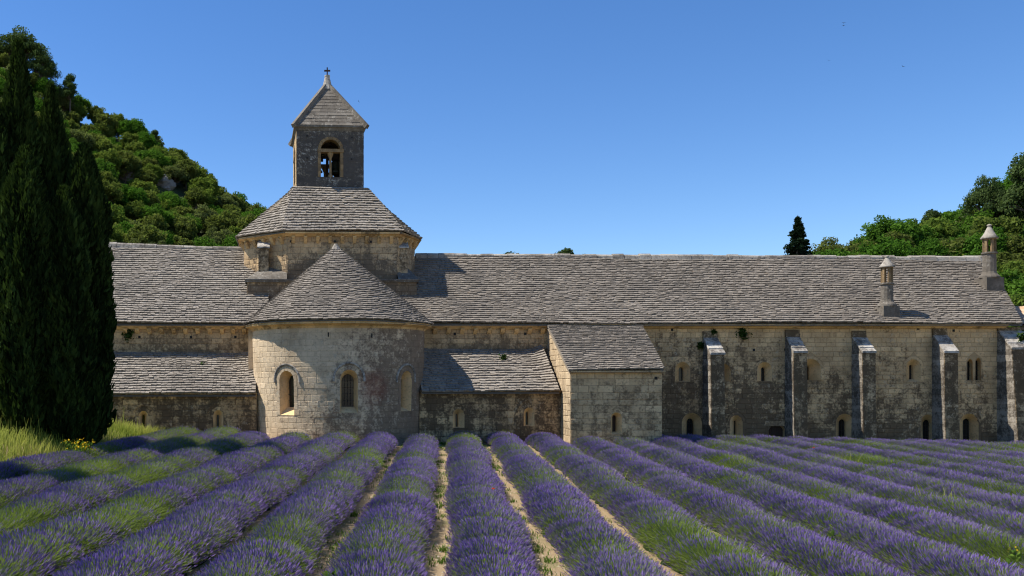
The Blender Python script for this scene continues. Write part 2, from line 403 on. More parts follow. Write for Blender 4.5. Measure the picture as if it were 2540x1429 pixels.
def lay(name_part, surf, lst, mat, parent, single=0, choose=None):
    """single: how many stones become objects of their own; the rest one stonework part"""
    idx = list(range(len(lst)))
    if single:
        if choose: idx.sort(key=lambda i: choose(lst[i][0]))
        else: rng.shuffle(idx)
    one = set(idx[:single]); mb = MB(); made = 0
    for i, (poly, pr, tn) in enumerate(lst):
        if i in one:
            cu = sum(p[0] for p in poly)/len(poly); cv = sum(p[1] for p in poly)/len(poly); c = Vector(surf(cu, cv, 0))
            sb = MB()
            if not stone_poly(sb, lambda u, v, d: Vector(surf(u, v, d))-c, poly, pr, tn): continue
            o = link('stone', sb.mesh('stone'), mat, parent); o.location = c; made += 1
        else: stone_poly(mb, surf, poly, pr, tn)
    if mb.v: mb.build('stonework', mat, parent, kind='stuff')
    return made

def plane_surf(P0, eu, ez=Vector((0, 0, 1)), nrm=None):
    P0 = Vector(P0); eu = Vector(eu).normalized(); nrm = Vector(nrm) if nrm is not None else eu.cross(ez).normalized()
    return lambda u, v, d: P0 + eu*u + ez*v + nrm*d

def front(Y): return lambda u, v, d: Vector((u, Y-d, v))          # wall facing the camera: u = x, v = z

GRP_W = None
def window(parent, surf, outer, inner, depth=0.42, hood=None, rmat=None, mat='reveal', bars=0, sill=0.0, ring=0.16, pointed=False, name='window', label=None, pane='glass', inner_loop=None, hmat='cap'):
    """outer/inner = (uc, v0, vspring, w): splayed reveal from outer arch at the wall face to the slit at depth"""
    ol = arch(*outer, pointed=pointed); il = inner_loop or arch(*inner, pointed=pointed)
    mb = MB(); n_ = len(ol)
    A = [surf(u, v, 0.012) for u, v in ol]; B = [surf(u, v, -depth) for u, v in il]; C = [surf(u, v, -depth-0.16) for u, v in il]
    mb.rings([A, B, C], 0.4, caps=(False, False), closed=True)
    o = mb.build(name, M[mat], parent); mb = MB()
    # dressed stones round the opening
    if ring:
        uc, v0, vs_, w = outer; k = max(5, int(math.pi*(w+ring/2)/0.24)); k += 1-k % 2
        if not pointed:
            for i in range(k):
                a0, a1 = math.pi*(1-i/k)-0.012, math.pi*(1-(i+1)/k)+0.012
                r1 = w+ring*rng.uniform(0.85, 1.15)
                P = [(uc+w*math.cos(a0), vs_+w*math.sin(a0)), (uc+w*math.cos(a1), vs_+w*math.sin(a1)), (uc+r1*math.cos(a1), vs_+r1*math.sin(a1)), (uc+r1*math.cos(a0), vs_+r1*math.sin(a0))]
                stone_poly(mb, surf, P[::-1], 0.014+rng.uniform(0, 0.006), rng.random(), ch=0.01)
        for sd in (-1, 1):
            v = v0
            while v < vs_-0.03:
                hh = min(rng.uniform(0.24, 0.34), vs_-v); r1 = ring*rng.choice((0.8, 1.0, 1.5))
                a, b = (uc+sd*w, uc+sd*(w+r1)); a, b = min(a, b), max(a, b)
                if hh > 0.08: stone_poly(mb, surf, [(a, v+0.005), (b, v+0.005), (b, v+hh-0.005), (a, v+hh-0.005)], 0.014+rng.uniform(0, 0.006), rng.random(), ch=0.01)
                v += hh
    if mb.v: link('surround', mb.mesh('surround'), M[rmat or mat], o)
    if label: o['label'] = label
    pm = MB(); pm.add([surf(u, v, -depth-0.13) for u, v in il], [list(range(len(il)))[::-1]])
    link('pane', pm.mesh('pane'), M[pane], o)
    if bars:
        bm_ = MB(); uc, v0, vs_, w = inner; top = vs_+w*0.95
        for i in range(1, bars):
            u = uc-w+2*w*i/bars; tt = vs_+math.sqrt(max(0.0, w*w-(u-uc)**2))
            bm_.tube([surf(u, v0, -depth-0.06), surf(u, tt, -depth-0.06)], 0.007, 5)
        k = int((top-v0)/0.32)
        for i in range(1, k+1):
            v = v0+(top-v0)*i/(k+1); ww = w if v <= vs_ else math.sqrt(max(0, w*w-(v-vs_)**2))
            bm_.tube([surf(uc-ww, v, -depth-0.06), surf(uc+ww, v, -depth-0.06)], 0.007, 5)
        link('window_bars', bm_.mesh('window_bars'), M['iron'], o)
    if hood:
        hr, hw_, hp, drop = hood; uc, v0, vs_, w = outer; hm = MB(); k = 14
        loops = []
        ang = [math.pi*(1-i/k) for i in range(k+1)]
        pts = [(uc-hr, vs_-drop, -1, 0)] + [(uc+hr*math.cos(a), vs_+hr*math.sin(a), math.cos(a), math.sin(a)) for a in ang] + [(uc+hr, vs_-drop, 1, 0)]
        for (u, v, cx_, cy_) in pts:
            loops.append([surf(u, v, -0.03), surf(u+cx_*hw_*0.15, v+cy_*hw_*0.15, hp*0.7), surf(u+cx_*hw_*0.6, v+cy_*hw_*0.6, hp), surf(u+cx_*hw_, v+cy_*hw_, hp*0.9), surf(u+cx_*hw_, v+cy_*hw_, -0.03)])
        hm.rings(loops, 0.6, caps=(True, True), closed=True)
        link('hood_mould', hm.mesh('hood_mould'), M[hmat], o)
    return o

def wpx(Y, x0, x1, yt, yb): # arch (uc, v0, vspring, w) from photo pixels on a wall at depth Y
    uc = X((x0+x1)/2, Y); w = (x1-x0)/2/F*Y; v0 = Z(yb, Y); return (uc, v0, max(v0+0.02, Z(yt, Y)-w), w)
def keep(o, m=0.2): return (o[0], o[1], o[2], o[3]+m)

# ------------------------------------------------------------------ stone-slab roofs
def sag(p): return 0.042*math.sin(p[0]*0.35+p[1]*0.8)+0.010*math.sin(p[0]*1.1-p[1]*0.7+1.0)
def tiles(mb, eL, eR, rL, rR, e=0.22, wd=(0.14, 0.33), th=(0.045, 0.075), lift=None, u0=0.0, u1=1.0, skip=None, tonef=None):
    eL, eR, rL, rR = map(Vector, (eL, eR, rL, rR))
    Ls = ((rL+rR)/2-(eL+eR)/2).length; n_ = max(2, round(Ls/e))
    nrm = ((eR-eL) if (eR-eL).length > 1e-3 else (rR-rL)).cross((rL+rR)/2-(eL+eR)/2).normalized()
    if nrm.z < 0: nrm.negate()
    up = ((rL+rR)/2-(eL+eR)/2).normalized()
    def P(u, s):
        p = lerp(lerp(eL, eR, u), lerp(rL, rR, u), s); q = p+nrm*sag(p)
        if lift: q = q+nrm*lift(u, s)
        return q
    for i in range(n_):
        s0 = i/n_; s1 = min(1.0, (i+1.45)/n_)
        wl = (lerp(eR, rR, s0)-lerp(eL, rL, s0)).length
        if wl < 0.05: continue
        u = u0-rng.uniform(0, 0.1)/wl; wob = rng.uniform(-0.004, 0.004)
        while u < u1:
            w = rng.uniform(*wd)/wl; a, b = max(u, u0), min(u+w, u1); u += w
            if b-a < 0.05/wl: continue
            if skip and skip(P((a+b)/2, s0)): continue
            t = rng.uniform(*th); f = 0.066+wob+rng.uniform(-0.012, 0.012); j0, j1 = rng.uniform(-0.03, 0.02), rng.uniform(-0.03, 0.02); g = 0.006/wl
            q0, q1 = P(a+g, s0)+up*j0, P(b-g, s0)+up*j1; q2, q3 = P(b-g, s1), P(a+g, s1)
            r0, r1 = rng.uniform(-0.012, 0.012), rng.uniform(-0.012, 0.012)
            mb.hexa([q0+nrm*(f-0.02), q1+nrm*(f-0.02), q2-nrm*0.03, q3-nrm*0.03, q0+nrm*(f+t+r0), q1+nrm*(f+t+r1), q2+nrm*(0.02+t*0.3), q3+nrm*(0.02+t*0.3)],
                    min(1, max(0, rng.gauss(0.5, 0.3))))

def ridge_stones(parent, A, B, w=0.30, h=0.17, L=(0.6, 1.0), single=True):
    A, B = Vector(A), Vector(B); d = (B-A); tot = d.length; d.normalize(); side = d.cross(Vector((0, 0, 1))).normalized(); s = 0.0
    while s < tot-0.05:
        l = min(rng.uniform(*L), tot-s); c = A+d*s; mb = MB(); dz = rng.uniform(-0.02, 0.02); hh = h+rng.uniform(-0.03, 0.03); ww = w*rng.uniform(0.9, 1.08)
        loops = []
        for q in (0.012, l-0.012):
            p = d*(q-l/2)
            loops.append([p+side*sx*ww+Vector((0, 0, z+dz+(0 if q < 0.1 else rng.uniform(-0.012, 0.012)))) for sx, z in ((-1, -0.22), (-0.72, hh*0.45), (-0.3, hh), (0.3, hh), (0.72, hh*0.45), (1, -0.22))])
        mb.rings(loops, rng.random())
        o = link('ridge_stone', mb.mesh('ridge_stone'), M['ridge'], parent); o.location = A+d*(s+l/2); s += l

# ------------------------------------------------------------------ ground and hills
def gz(x, y):
    s = -0.018*(x-7) if x < 7 else -0.0225*(x-7)
    b = min(1.0, max(0.0, (-12.7-(x-0.163*y))/2.0)); b = b*b*(3-2*b); fy = min(1.0, max(0.0, (y-18)/6))*min(1.0, max(0.0, (42.5-y)/4))
    return 0.06+max(-0.95, min(0.75, s))+0.70*b*fy+0.016*(min(42.0, max(0.0, y))-42.0)

PXK = [-900, -300, 0, 100, 200, 300, 400, 500, 600, 700, 850, 1000, 1500, 1900, 2030, 2130, 2250, 2330, 2400, 2480, 2540, 2800, 3300]
SKY = [-105, 25, 172, 236, 294, 350, 408, 474, 532, 592, 668, 725, 740, 728, 700, 678, 652, 631, 610, 578, 538, 438, 350]
def hill_h(x, Y):
    px = CX+F*x/max(Y, 20); sy = float(np.interp(px, PXK, SKY)); yr = float(np.interp(px, [600, 900, 1800, 2050], [150, 140, 135, 110]))
    hr = CZ+(CY-sy)/F*yr; s = (Y-60)/(yr-60)
    if s <= 0: return -0.8+s*1.0
    bump_ = 1.1*math.sin(x*0.21+Y*0.13)+0.8*math.sin(x*0.11-Y*0.27+2)
    if s < 1: h = hr*(s**1.06)
    else: h = hr-(Y-yr)*0.12
    return h-0.8*(1-min(1, s*4))+bump_*min(1, s*3)*(1 if s < 1 else 0.6)

gx = np.concatenate([np.linspace(-1500, -60, 13), np.linspace(-50, -28, 9), np.linspace(-26, 6, 49), np.linspace(8, 90, 36), np.linspace(100, 1500, 13)])
gy = np.concatenate([np.linspace(-400, -20, 8), np.linspace(-10, 62, 61), np.linspace(75, 2500, 14)])
V = [(x, y, gz(x, y)-(0 if y < 63 else 1.5)) for y in gy for x in gx]; nx = len(gx)
Fc = [(j*nx+i, j*nx+i+1, (j+1)*nx+i+1, (j+1)*nx+i) for j in range(len(gy)-1) for i in range(nx-1)]
n = NT('field_soil'); x_, y_, z_ = n.xyz()
peb = n.n('ShaderNodeTexVoronoi'); n.put(peb.inputs['Vector'], n.pos()); peb.inputs['Scale'].default_value = 26
soil = n.mix(n.noise(2.2, 5, 0.65), (0.25, 0.178, 0.10), (0.38, 0.28, 0.165))
soil = n.mix(n.ramp(peb.outputs['Distance'], 0.0, 0.35, 0.75, 0.0), soil, (0.44, 0.34, 0.22))
soil = n.mix(n.ramp(n.noise(14, 4, 0.7), 0.55, 0.7, 0, 0.6), soil, (0.16, 0.11, 0.07))
soil = n.mix(n.ramp(n.noise(0.7, 4, 0.6), 0.52, 0.68, 0, 0.5), soil, (0.11, 0.13, 0.045))
edge = n.ramp(n.math('ADD', n.math('SUBTRACT', x_, n.math('MULTIPLY', y_, 0.163)), n.math('MULTIPLY', n.noise(0.5), 3.0)), -16.2, -14.2, 1, 0)
grassc = n.mix(n.noise(3, 4), (0.07, 0.085, 0.02), (0.20, 0.18, 0.06))
col = n.mix(edge, soil, grassc)
bp = n.bump(n.math('ADD', n.noise(18, 5, 0.7), n.math('MULTIPLY', peb.outputs['Distance'], -0.8)), 0.8, 0.03)
tag(link('ground', np_mesh('ground', V, Fc, smooth=True), n.bsdf(col, 0.95, bp, 0.1)), 'stony beige soil of the lavender field with grassy margin', kind='structure')

hx = np.arange(-150, 190, 4.0); hy = np.arange(56, 330, 4.0)
V = [(x, y, hill_h(x, y)) for y in hy for x in hx]; nx = len(hx)
Fc = [(j*nx+i, j*nx+i+1, (j+1)*nx+i+1, (j+1)*nx+i) for j in range(len(hy)-1) for i in range(nx-1)]
n = NT('hill_ground')
hc = n.mix(n.noise(0.5, 5, 0.7), (0.025, 0.035, 0.012), (0.085, 0.10, 0.035)); hc = n.mix(n.ramp(n.noise(0.12, 4, 0.7), 0.66, 0.74), hc, (0.24, 0.21, 0.16))
tag(link('hillside', np_mesh('hillside', V, Fc, smooth=True), n.bsdf(hc, 0.95, n.bump(n.noise(1.2, 5, 0.7), 1.0, 0.5))), 'wooded hill slopes rising behind the abbey', kind='structure')
# ------------------------------------------------------------------ the abbey church
YE, YW, YR = 45.55, 46.0, 51.6                 # main eave, main wall, main ridge
ZE = Z(803, YE)
church = empty('abbey_church', (1.7, 46, gz(1.7, 46)), 'Romanesque stone church with round apse, octagonal lantern and square bell tower', 'church')
dorm = empty('dormitory_wing', (24, 46, gz(24, 46)), 'long buttressed stone wing with slab roof and two round chimneys', 'building')
chapel = empty('side_chapel', (X(1528, 41.1), 41.1, gz(14, 41)), 'low stone lean-to chapel with one slit window beside the buttressed wing', 'building')

# --- main roof, left transept part, right transept part, dormitory
lE0, lE1 = Vector((X(150, YE), YE, ZE)), Vector((X(660, YE), YE, ZE))
lR0, lR1 = W(190, 607, YR), W(680, 625, YR)
r_eA, r_eB = Vector((X(1000, YE), YE, ZE)), Vector((X(2536, YE), YE, ZE))
r_rA, r_rB = W(960, 636, YR), W(2446, 644, YR)
us = (X(1357, YE)-r_eA.x)/(r_eB.x-r_eA.x)
def main_roof(name, parent, a, b, c, d, mat, back=True):
    mb = MB(); dn = Vector((0, 0, -0.1))
    mb.add([a+dn, b+dn, d+dn, c+dn], [(0, 1, 2, 3)])
    if back:
        k = Vector((0, 2*(YR-YE), 0)); mb.add([c+dn, d+dn, b+k+dn, a+k+dn], [(0, 1, 2, 3)])
    return mb.build(name, M['under'], parent)
rl = main_roof('transept_roof', church, lE0, lE1, lR0, lR1, None)
mb = MB(); tiles(mb, lE0, lE1, lR0, lR1, 0.215); mb.build('roof_tiles', M['tile_pale'], rl, kind='stuff')
ridge_stones(rl, lR0+Vector((0, 0, 0.02)), W(607, 622, YR)+Vector((0, 0, 0.02)))
mE, mR = lerp(r_eA, r_eB, us), lerp(r_rA, r_rB, us)
rr_ = main_roof('transept_roof', church, r_eA, mE, r_rA, mR, None)
mb = MB(); tiles(mb, r_eA, r_eB, r_rA, r_rB, 0.215, u0=0.0, u1=us); mb.build('roof_tiles', M['tile'], rr_, kind='stuff')
ridge_stones(rr_, W(1030, 637, YR)+Vector((0, 0, 0.02)), mR+Vector((0, 0, 0.02)))
rd = main_roof('dormitory_roof', dorm, mE, r_eB, mR, r_rB, None)
mb = MB(); tiles(mb, r_eA, r_eB, r_rA, r_rB, 0.215, u0=us, u1=1.0); mb.build('roof_tiles', M['tile'], rd, kind='stuff')
ridge_stones(rd, mR+Vector((0, 0, 0.02)), r_rB+Vector((0, 0, 0.02)))

def cornice(parent, x0, x1, Yw, ztop, h=0.20, proj=0.38, mat='cornice'):
    x = x0
    while x < x1-0.05:
        l = min(rng.uniform(0.7, 1.3), x1-x); mb = MB(); t = rng.random(); zt = ztop+rng.uniform(-0.006, 0.006)
        if x1-x-l < 0.3: l = x1-x
        prof = [(0.0, 0.0), (0.0, -h), (proj*0.35, -h), (proj*0.6, -h*0.55), (proj, -h*0.45), (proj, 0.0)]
        mb.rings([[Vector((q, -a, b)) for a, b in prof] for q in (-l/2+0.004, l/2-0.004)], t)
        o = link('cornice_stone', mb.mesh('cornice_stone'), M[mat], parent); o.location = (x+l/2, Yw, zt); x += l
def corbel(parent, x, Yw, ztop, w=0.2, h=0.26, p=0.3, mat='cornice', rot=0.0, nrm=None):
    mb = MB(); prof = [(-0.05, 0), (-0.05, -h), (0.05, -h), (p*0.5, -h*0.7), (p*0.85, -h*0.3), (p, -h*0.18), (p, 0)]
    q = Matrix.Rotation(rot, 3, 'Z')
    mb.rings([[q @ Vector((s*w/2, -a, b)) for a, b in prof] for s in (-1, 1)], rng.random())
    o = link('corbel', mb.mesh('corbel'), M[mat], parent); o.location = (x, Yw, ztop); return o
def hole(parent, px, py, Yw, s=0.13):
    mb = MB(); a = s/2; prof = [(-a, -a), (a, -a), (a*0.9, a), (-a, a*0.9)]
    mb.rings([[Vector((u, -0.016, v)) for u, v in prof], [Vector((u*0.9, 0.0, v*0.9)) for u, v in prof]], 0.1)
    o = link('putlog_hole', mb.mesh('putlog_hole'), M['inside'], parent); o.location = W(px, py, Yw-0.01)

def flat_wall(name, parent, Y, x0, x1, z0, z1, mat, wins=(), single=0, door=None, cw=(0.32, 0.78), chh=(0.24, 0.34), choose=None):
    ol = [(x0, z0), (x1, z0), (x1, z1), (x0, z1)]; sf = front(Y)
    holes = [arch(*w[0], pointed=w[2] if len(w) > 2 else False) for w in wins]
    if door: holes.append(door)
    mb = MB(); panel(mb, sf, ol, holes, 0.0)
    o = mb.build(name, joint_mat(mat), parent)
    op = [keep(w[0], 0.17) for w in wins]
    if door: op.append(((door[0][0]+door[-1][0])/2, door[0][1], door[1][1], abs(door[-1][0]-door[0][0])/2+0.16))
    lay(name, sf, stones(sf, ol, op, cw=cw, ch=chh), M[mat], o, single, choose)
    return o

# --- upper transept walls
ZB = -1.6
tw = flat_wall('transept_wall', church, YW, X(150, YW), X(660, YW), 2.0, ZE-0.12, 'transept')
cornice(tw, X(150, YW), X(622, YW), YW, ZE-0.05)
for px in (312, 342, 372, 402, 432, 461, 491, 521, 551, 579, 606): corbel(tw, X(px, YW), YW-0.02, ZE-0.24)
for px in (346, 474, 584): hole(tw, px, 836, YW)
tw2 = flat_wall('transept_wall', church, YW, X(1010, YW), X(1362, YW), 2.0, ZE-0.12, 'transept')
cornice(tw2, X(1050, YW), X(1362, YW), YW, ZE-0.05)
for px in (1078, 1111, 1145, 1178, 1212, 1245, 1279, 1312, 1344): corbel(tw2, X(px, YW), YW-0.02, ZE-0.24)
for px in (1128, 1303): hole(tw2, px, 828, YW)
# gable end closing the transept at the far side, behind the cypresses, and the back wall
mb = MB(); xg = lE0.x+0.3
mb.add([(xg, YW, ZB), (xg, 57.2, ZB), (xg, 57.2, ZE-0.1), (xg, YR, lR0.z-0.15), (xg, YW, ZE-0.1)], [(4, 3, 2, 1, 0)])
mb.add([(xg, 57.2, ZB), (36.8, 57.2, ZB), (36.8, 57.2, ZE-0.1), (xg, 57.2, ZE-0.1)], [(3, 2, 1, 0)])
mb.build('rear_wall', M['transept'], church)

# --- lean-to aisle chapels
def lean_to(px0, px1, ytop, ybot, Yf, wall_px, hood_w, wins, lift, single):
    a = Vector((X(px0, Yf-0.3), Yf-0.3, Z(ybot, Yf-0.3))); b = Vector((X(px1, Yf-0.3), Yf-0.3, Z(ybot, Yf-0.3)))
    c = Vector((a.x, YW-0.02, Z(ytop, YW))); d = Vector((b.x, YW-0.02, Z(ytop, YW)))
    mb = MB(); dn = Vector((0, 0, -0.09)); mb.add([a+dn, b+dn, d+dn, c+dn], [(0, 1, 2, 3)]); ro = mb.build('aisle_roof', M['under'], church)
    mb = MB(); tiles(mb, a, b, c, d, 0.225, lift=lift, th=(0.045, 0.085)); mb.build('roof_tiles', M['tile_pale'], ro, kind='stuff')
    x0, x1 = X(wall_px[0], Yf), X(wall_px[1], Yf); zt = a.z+0.08
    W_ = [(wpx(Yf, *o), wpx(Yf+0.36, *i)) for o, i, h in wins]
    wl = flat_wall('aisle_wall', church, Yf, x0, x1, ZB, zt, 'aisle', W_, single)
    cornice(wl, x0, x1, Yf, zt-0.01, 0.13, 0.26, 'aisle')
    for (o, i), (_, _, h) in zip(W_, wins): window(church, front(Yf), o, i, 0.36, hood=(h/2/F*Yf, 0.10, 0.05, 0.0), ring=0.17, rmat='aisle', hmat='aisle')
    return ro
lean_to(150, 634, 876, 979, 42.9, (150, 637), 0, [((344, 368, 1019, 1075), (352, 359, 1029, 1072), 48), ((529, 554, 1017, 1075), (537, 543.5, 1029, 1072), 52)],
        lambda u, s: 0.30*max(0, (u-0.86)/0.14)**2*s, 0)
lean_to(1046, 1388, 869, 972, 42.9, (1040, 1392), 0, [((1123, 1152, 1014, 1061), (1130, 1136, 1026, 1059), 44), ((1299, 1325, 1011, 1057), (1304.5, 1310, 1022, 1054), 54)],
        lambda u, s: (0.22*max(0, (0.16-u)/0.16)**2 + 0.30*max(0, (u-0.86)/0.14)**2)*s, 0)

# --- apse: half-round wall, slightly battered
AX, AY, AR, AB = X(839, 44.2), 44.2, 216/F*43.6, 0.80
ZA = CZ+2.84
def apse_s(u, v, d):
    al = u/AR; k = 1.0-0.028*max(0.0, (ZA-v))/4.5
    x = (AR*k+d)*math.sin(al); y = (AR*k*AB+d)*math.cos(al)
    return Vector((AX+x, AY-y, v))
aw = []
for al, hw, yt, yb, s_hw, s_yt, s_yb, off in ((-37.0, 0.43, 920, 1030, 0.36, 931, 1010, 0.0), (5.0, 0.42, 917, 1024, 0.375, 928, 1009, 0.0), (48.5, 0.43, 920, 1020, 0.36, 931, 1010, 0.0)):
    u = R(al)*AR; Yl = apse_s(u, 3, 0).y
    aw.append(((u, Z(yb, Yl), Z(yt, Yl)-hw, hw), (u, Z(s_yb, Yl+0.45), Z(s_yt, Yl+0.45)-s_hw*0.9, s_hw*0.9)))
HA = math.pi/2*AR
ol = [(-HA, ZB), (HA, ZB), (HA, ZA-0.02), (-HA, ZA-0.02)]
mb = MB(); panel(mb, apse_s, ol, [arch(*o) for o, i in aw], 0.0, grid=0.45)
apw = mb.build('apse_wall', joint_mat('apse'), church)
vis = lambda poly: abs(sum(p[0] for p in poly)/len(poly)) - (0.0 if sum(p[1] for p in poly)/len(poly) > 0.5 else -50)
lay('apse', apse_s, stones(apse_s, ol, [keep(o, 0.17) for o, i in aw], ch=(0.22, 0.31), cw=(0.3, 0.68), prot=(0.003, 0.011), joint=0.011, tsd=0.17), M['apse'], apw, 300, vis)
for (o, i), hd in zip(aw, (True, True, True)): window(church, apse_s, o, i, 0.42, hood=(o[3]+0.24, 0.11, 0.07, 0.12), ring=0.20, bars=4, rmat='apse')
# straight bay joining the apse to the transept
for sd in (-1, 1):
    mb = MB(); x = AX+sd*AR; mb.hexa([Vector(p) for p in ((x-0.2, AY, ZB), (x+0.0 if sd > 0 else x+0.2, AY, ZB), (x+0.0 if sd > 0 else x+0.2, 46.2, ZB), (x-0.2 if sd > 0 else x, 46.2, ZB), (x-0.2, AY, ZA), (x+0.0 if sd > 0 else x+0.2, AY, ZA), (x+0.0 if sd > 0 else x+0.2, 46.2, ZA), (x-0.2 if sd > 0 else x, 46.2, ZA))])
    mb.build('choir_wall', M['apse'], church)
# cornice of the apse: stones round the curve
NCS = 22
for i in range(NCS):
    u0, u1 = -HA+2*HA*i/NCS+0.004, -HA+2*HA*(i+1)/NCS-0.004; mb = MB(); c = apse_s((u0+u1)/2, ZA, 0)
    prof = [(-0.1, -0.30), (0.03, -0.30), (0.06, -0.2), (0.24, -0.13), (0.34, -0.11), (0.34, 0.0), (-0.1, 0.0)]
    mb.rings([[apse_s(u, ZA+b, a)-c for a, b in prof] for u in (u0, u1)], rng.random())
    o = link('cornice_stone', mb.mesh('cornice_stone'), M['cornice'], apw); o.location = c
# cone roof
apex = Vector((X(833, AY+0.5), AY+0.5, Z(612, AY+0.5)))
ce = AR+0.38; nco = 37
def cone_p(al, s):
    base = Vector((AX+ce*math.sin(al), AY-(AR*AB+0.38)*math.cos(al), ZA+0.02)); p = lerp(base, apex, s); return p+Vector((0, 0, sag(p)*0.8 + 0.10*s*(1-s)))
mb = MB(); NB = 26; bm_v = [apex+Vector((0, 0, -0.1))]+[cone_p(math.pi*(i/NB-0.5), 0)+Vector((0, 0, -0.07)) for i in range(NB+1)]
mb.add(bm_v, [(0, i+1, i+2) for i in range(NB)])
aro = mb.build('apse_roof', M['under'], church)
mb = MB()
for i in range(nco):
    s0, s1 = i/nco, min(1, (i+1.45)/nco); al = -math.pi/2-rng.uniform(0, 0.05); rad = ce*(1-s0)+0.05
    while al < math.pi/2:
        w = rng.uniform(0.15, 0.34)/rad; a, b = max(al, -math.pi/2), min(al+w, math.pi/2); al += w
        if b-a < 0.02: continue
        mid = (a+b)/2; nn = Vector((math.sin(mid)*0.62, -math.cos(mid)*0.62, 0.78)); t = rng.uniform(0.04, 0.07); f = 0.055+rng.uniform(-0.012, 0.012); j0, j1 = rng.uniform(-0.006, 0.004), rng.uniform(-0.006, 0.004)
        q0, q1, q2, q3 = cone_p(a, s0+j0), cone_p(b, s0+j1), cone_p(b, s1), cone_p(a, s1)
        mb.hexa([q0+nn*(f-0.02), q1+nn*(f-0.02), q2-nn*0.03, q3-nn*0.03, q0+nn*(f+t), q1+nn*(f+t), q2+nn*(0.02+t*0.3), q3+nn*(0.02+t*0.3)], min(1, max(0, rng.gauss(0.5, 0.3))))
# the straight slopes behind the cone up to the lantern
rb = Vector((apex.x, 48.0, apex.z))
for sd in (-1, 1):
    e0 = cone_p(sd*math.pi/2, 0); e1 = Vector((e0.x, 48.0, e0.z))
    if sd < 0: tiles(mb, e1, e0, rb, apex, 0.215)
    else: tiles(mb, e0, e1, apex, rb, 0.215)
    bq = MB(); dn = Vector((0, 0, -0.08)); bq.add([e0+dn, e1+dn, rb+dn, apex+dn], [(0, 1, 2, 3)]); bq.build('choir_roof', M['under'], church)
mb.build('roof_tiles', M['tile_cone'], aro, kind='stuff')
mb = MB(); mb.lathe(apex+Vector((0, 0, -0.3)), [(0.34, 0), (0.2, 0.25), (0.07, 0.45)], 9); mb.build('apex_stone', M['ridge'], aro)
# putlog slits of the apse
for px, py in ((809, 830), (911, 832)):
    al = math.asin((px-839)/216); mb = MB(); c = apse_s(al*AR, Z(py, 40.8), 0.0); mb.box((0, 0, 0), 0.06, 0.06, 0.2); o = link('putlog_hole', mb.mesh('putlog_hole'), M['inside'], apw); o.location = c

# --- crossing base and octagonal lantern
LY = 48.0; ZL = Z(575, LY-0.35)
base_z = Z(694, 47.7)
def polywall(name, parent, p0, p1, z0, z1, mat, cw=(0.3, 0.7), single=0):
    p0, p1 = Vector((*p0, 0)), Vector((*p1, 0)); L = (p1-p0).length; eu = (p1-p0).normalized(); nr = Vector((eu.y, -eu.x, 0))
    sf = lambda u, v, d: Vector((p0.x+eu.x*u+nr.x*d, p0.y+eu.y*u+nr.y*d, v)); ol = [(0, z0), (L, z0), (L, z1), (0, z1)]
    mb = MB(); panel(mb, sf, ol, []); o = mb.build(name, joint_mat(mat), parent); lay(name, sf, stones(sf, ol, [], cw=cw), M[mat], o, single); return o, sf, L
bx0, bx1, by0, by1 = X(613, 47.7), X(1033, 47.7), 47.7, 56.4
for p, q in (((bx0, by0), (bx1, by0)), ((bx1, by0), (bx1, by1)), ((bx1, by1), (bx0, by1)), ((bx0, by1), (bx0, by0))):
    polywall('crossing_wall', church, p, q, 5.5, base_z, 'lantern')
OC = [(X(712, LY), LY), (X(986, LY), LY+0.15), (X(1028, 50.2), 50.2), (X(1028, 50.2)+0.1, 54.2), (X(986, LY)+0.1, 56.2), (X(712, LY)-0.2, 56.2), (X(606, 50.0)-0.1, 54.0), (X(606, 50.0), 50.0)]
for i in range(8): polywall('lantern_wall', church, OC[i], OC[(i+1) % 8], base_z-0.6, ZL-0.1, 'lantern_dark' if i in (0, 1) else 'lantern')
ocx, ocy = sum(p[0] for p in OC)/8, sum(p[1] for p in OC)/8
def ofs(p, d):
    v = Vector((p[0]-ocx, p[1]-ocy)); return (ocx+v.x*(1+d/v.length), ocy+v.y*(1+d/v.length))
# weathering over the corners of the square: sloping slabs
for cxn, cyn, ia, ib in ((bx0, by0, 7, 0), (bx1, by0, 1, 2), (bx1, by1, 3, 4), (bx0, by1, 5, 6)):
    bq = MB(); sx = -1 if cxn == bx0 else 1; sy = -1 if cyn == by0 else 1
    pa, pb = OC[ia], OC[ib]
    c0 = Vector((cxn+sx*0.12, cyn+sy*0.12, base_z)); a0 = Vector((pa[0], cyn+sy*0.12 if abs(pa[1]-cyn) < 1.2 else pa[1], base_z)); b0 = Vector((pb[0] if abs(pb[1]-cyn) > 1.2 else pb[0], cyn+sy*0.12 if abs(pb[1]-cyn) < 1.2 else pb[1], base_z))
    if abs(pa[1]-cyn) >= 1.2: a0.x = cxn+sx*0.12
    if abs(pb[1]-cyn) >= 1.2: b0.x = cxn+sx*0.12
    ta, tb = Vector((*pa, base_z+0.42)), Vector((*pb, base_z+0.42)); dn = Vector((0, 0, -0.14))
    bq.add([a0, c0, b0, tb, ta, (ta+tb)/2+Vector((0, 0, 0.5)), a0+dn, c0+dn, b0+dn], [(0, 1, 5, 4), (1, 2, 3, 5), (6, 7, 1, 0), (7, 8, 2, 1), (4, 5, 3)], 0.5)
    bq.build('corner_weathering', M['spire'], church)
# ledge stones on the front and sides of the crossing base
for (p, q) in (((bx0, by0), (bx1, by0)),):
    cornice(church, bx0-0.1, bx1+0.1, by0, base_z+0.02, 0.17, 0.16, 'spire')
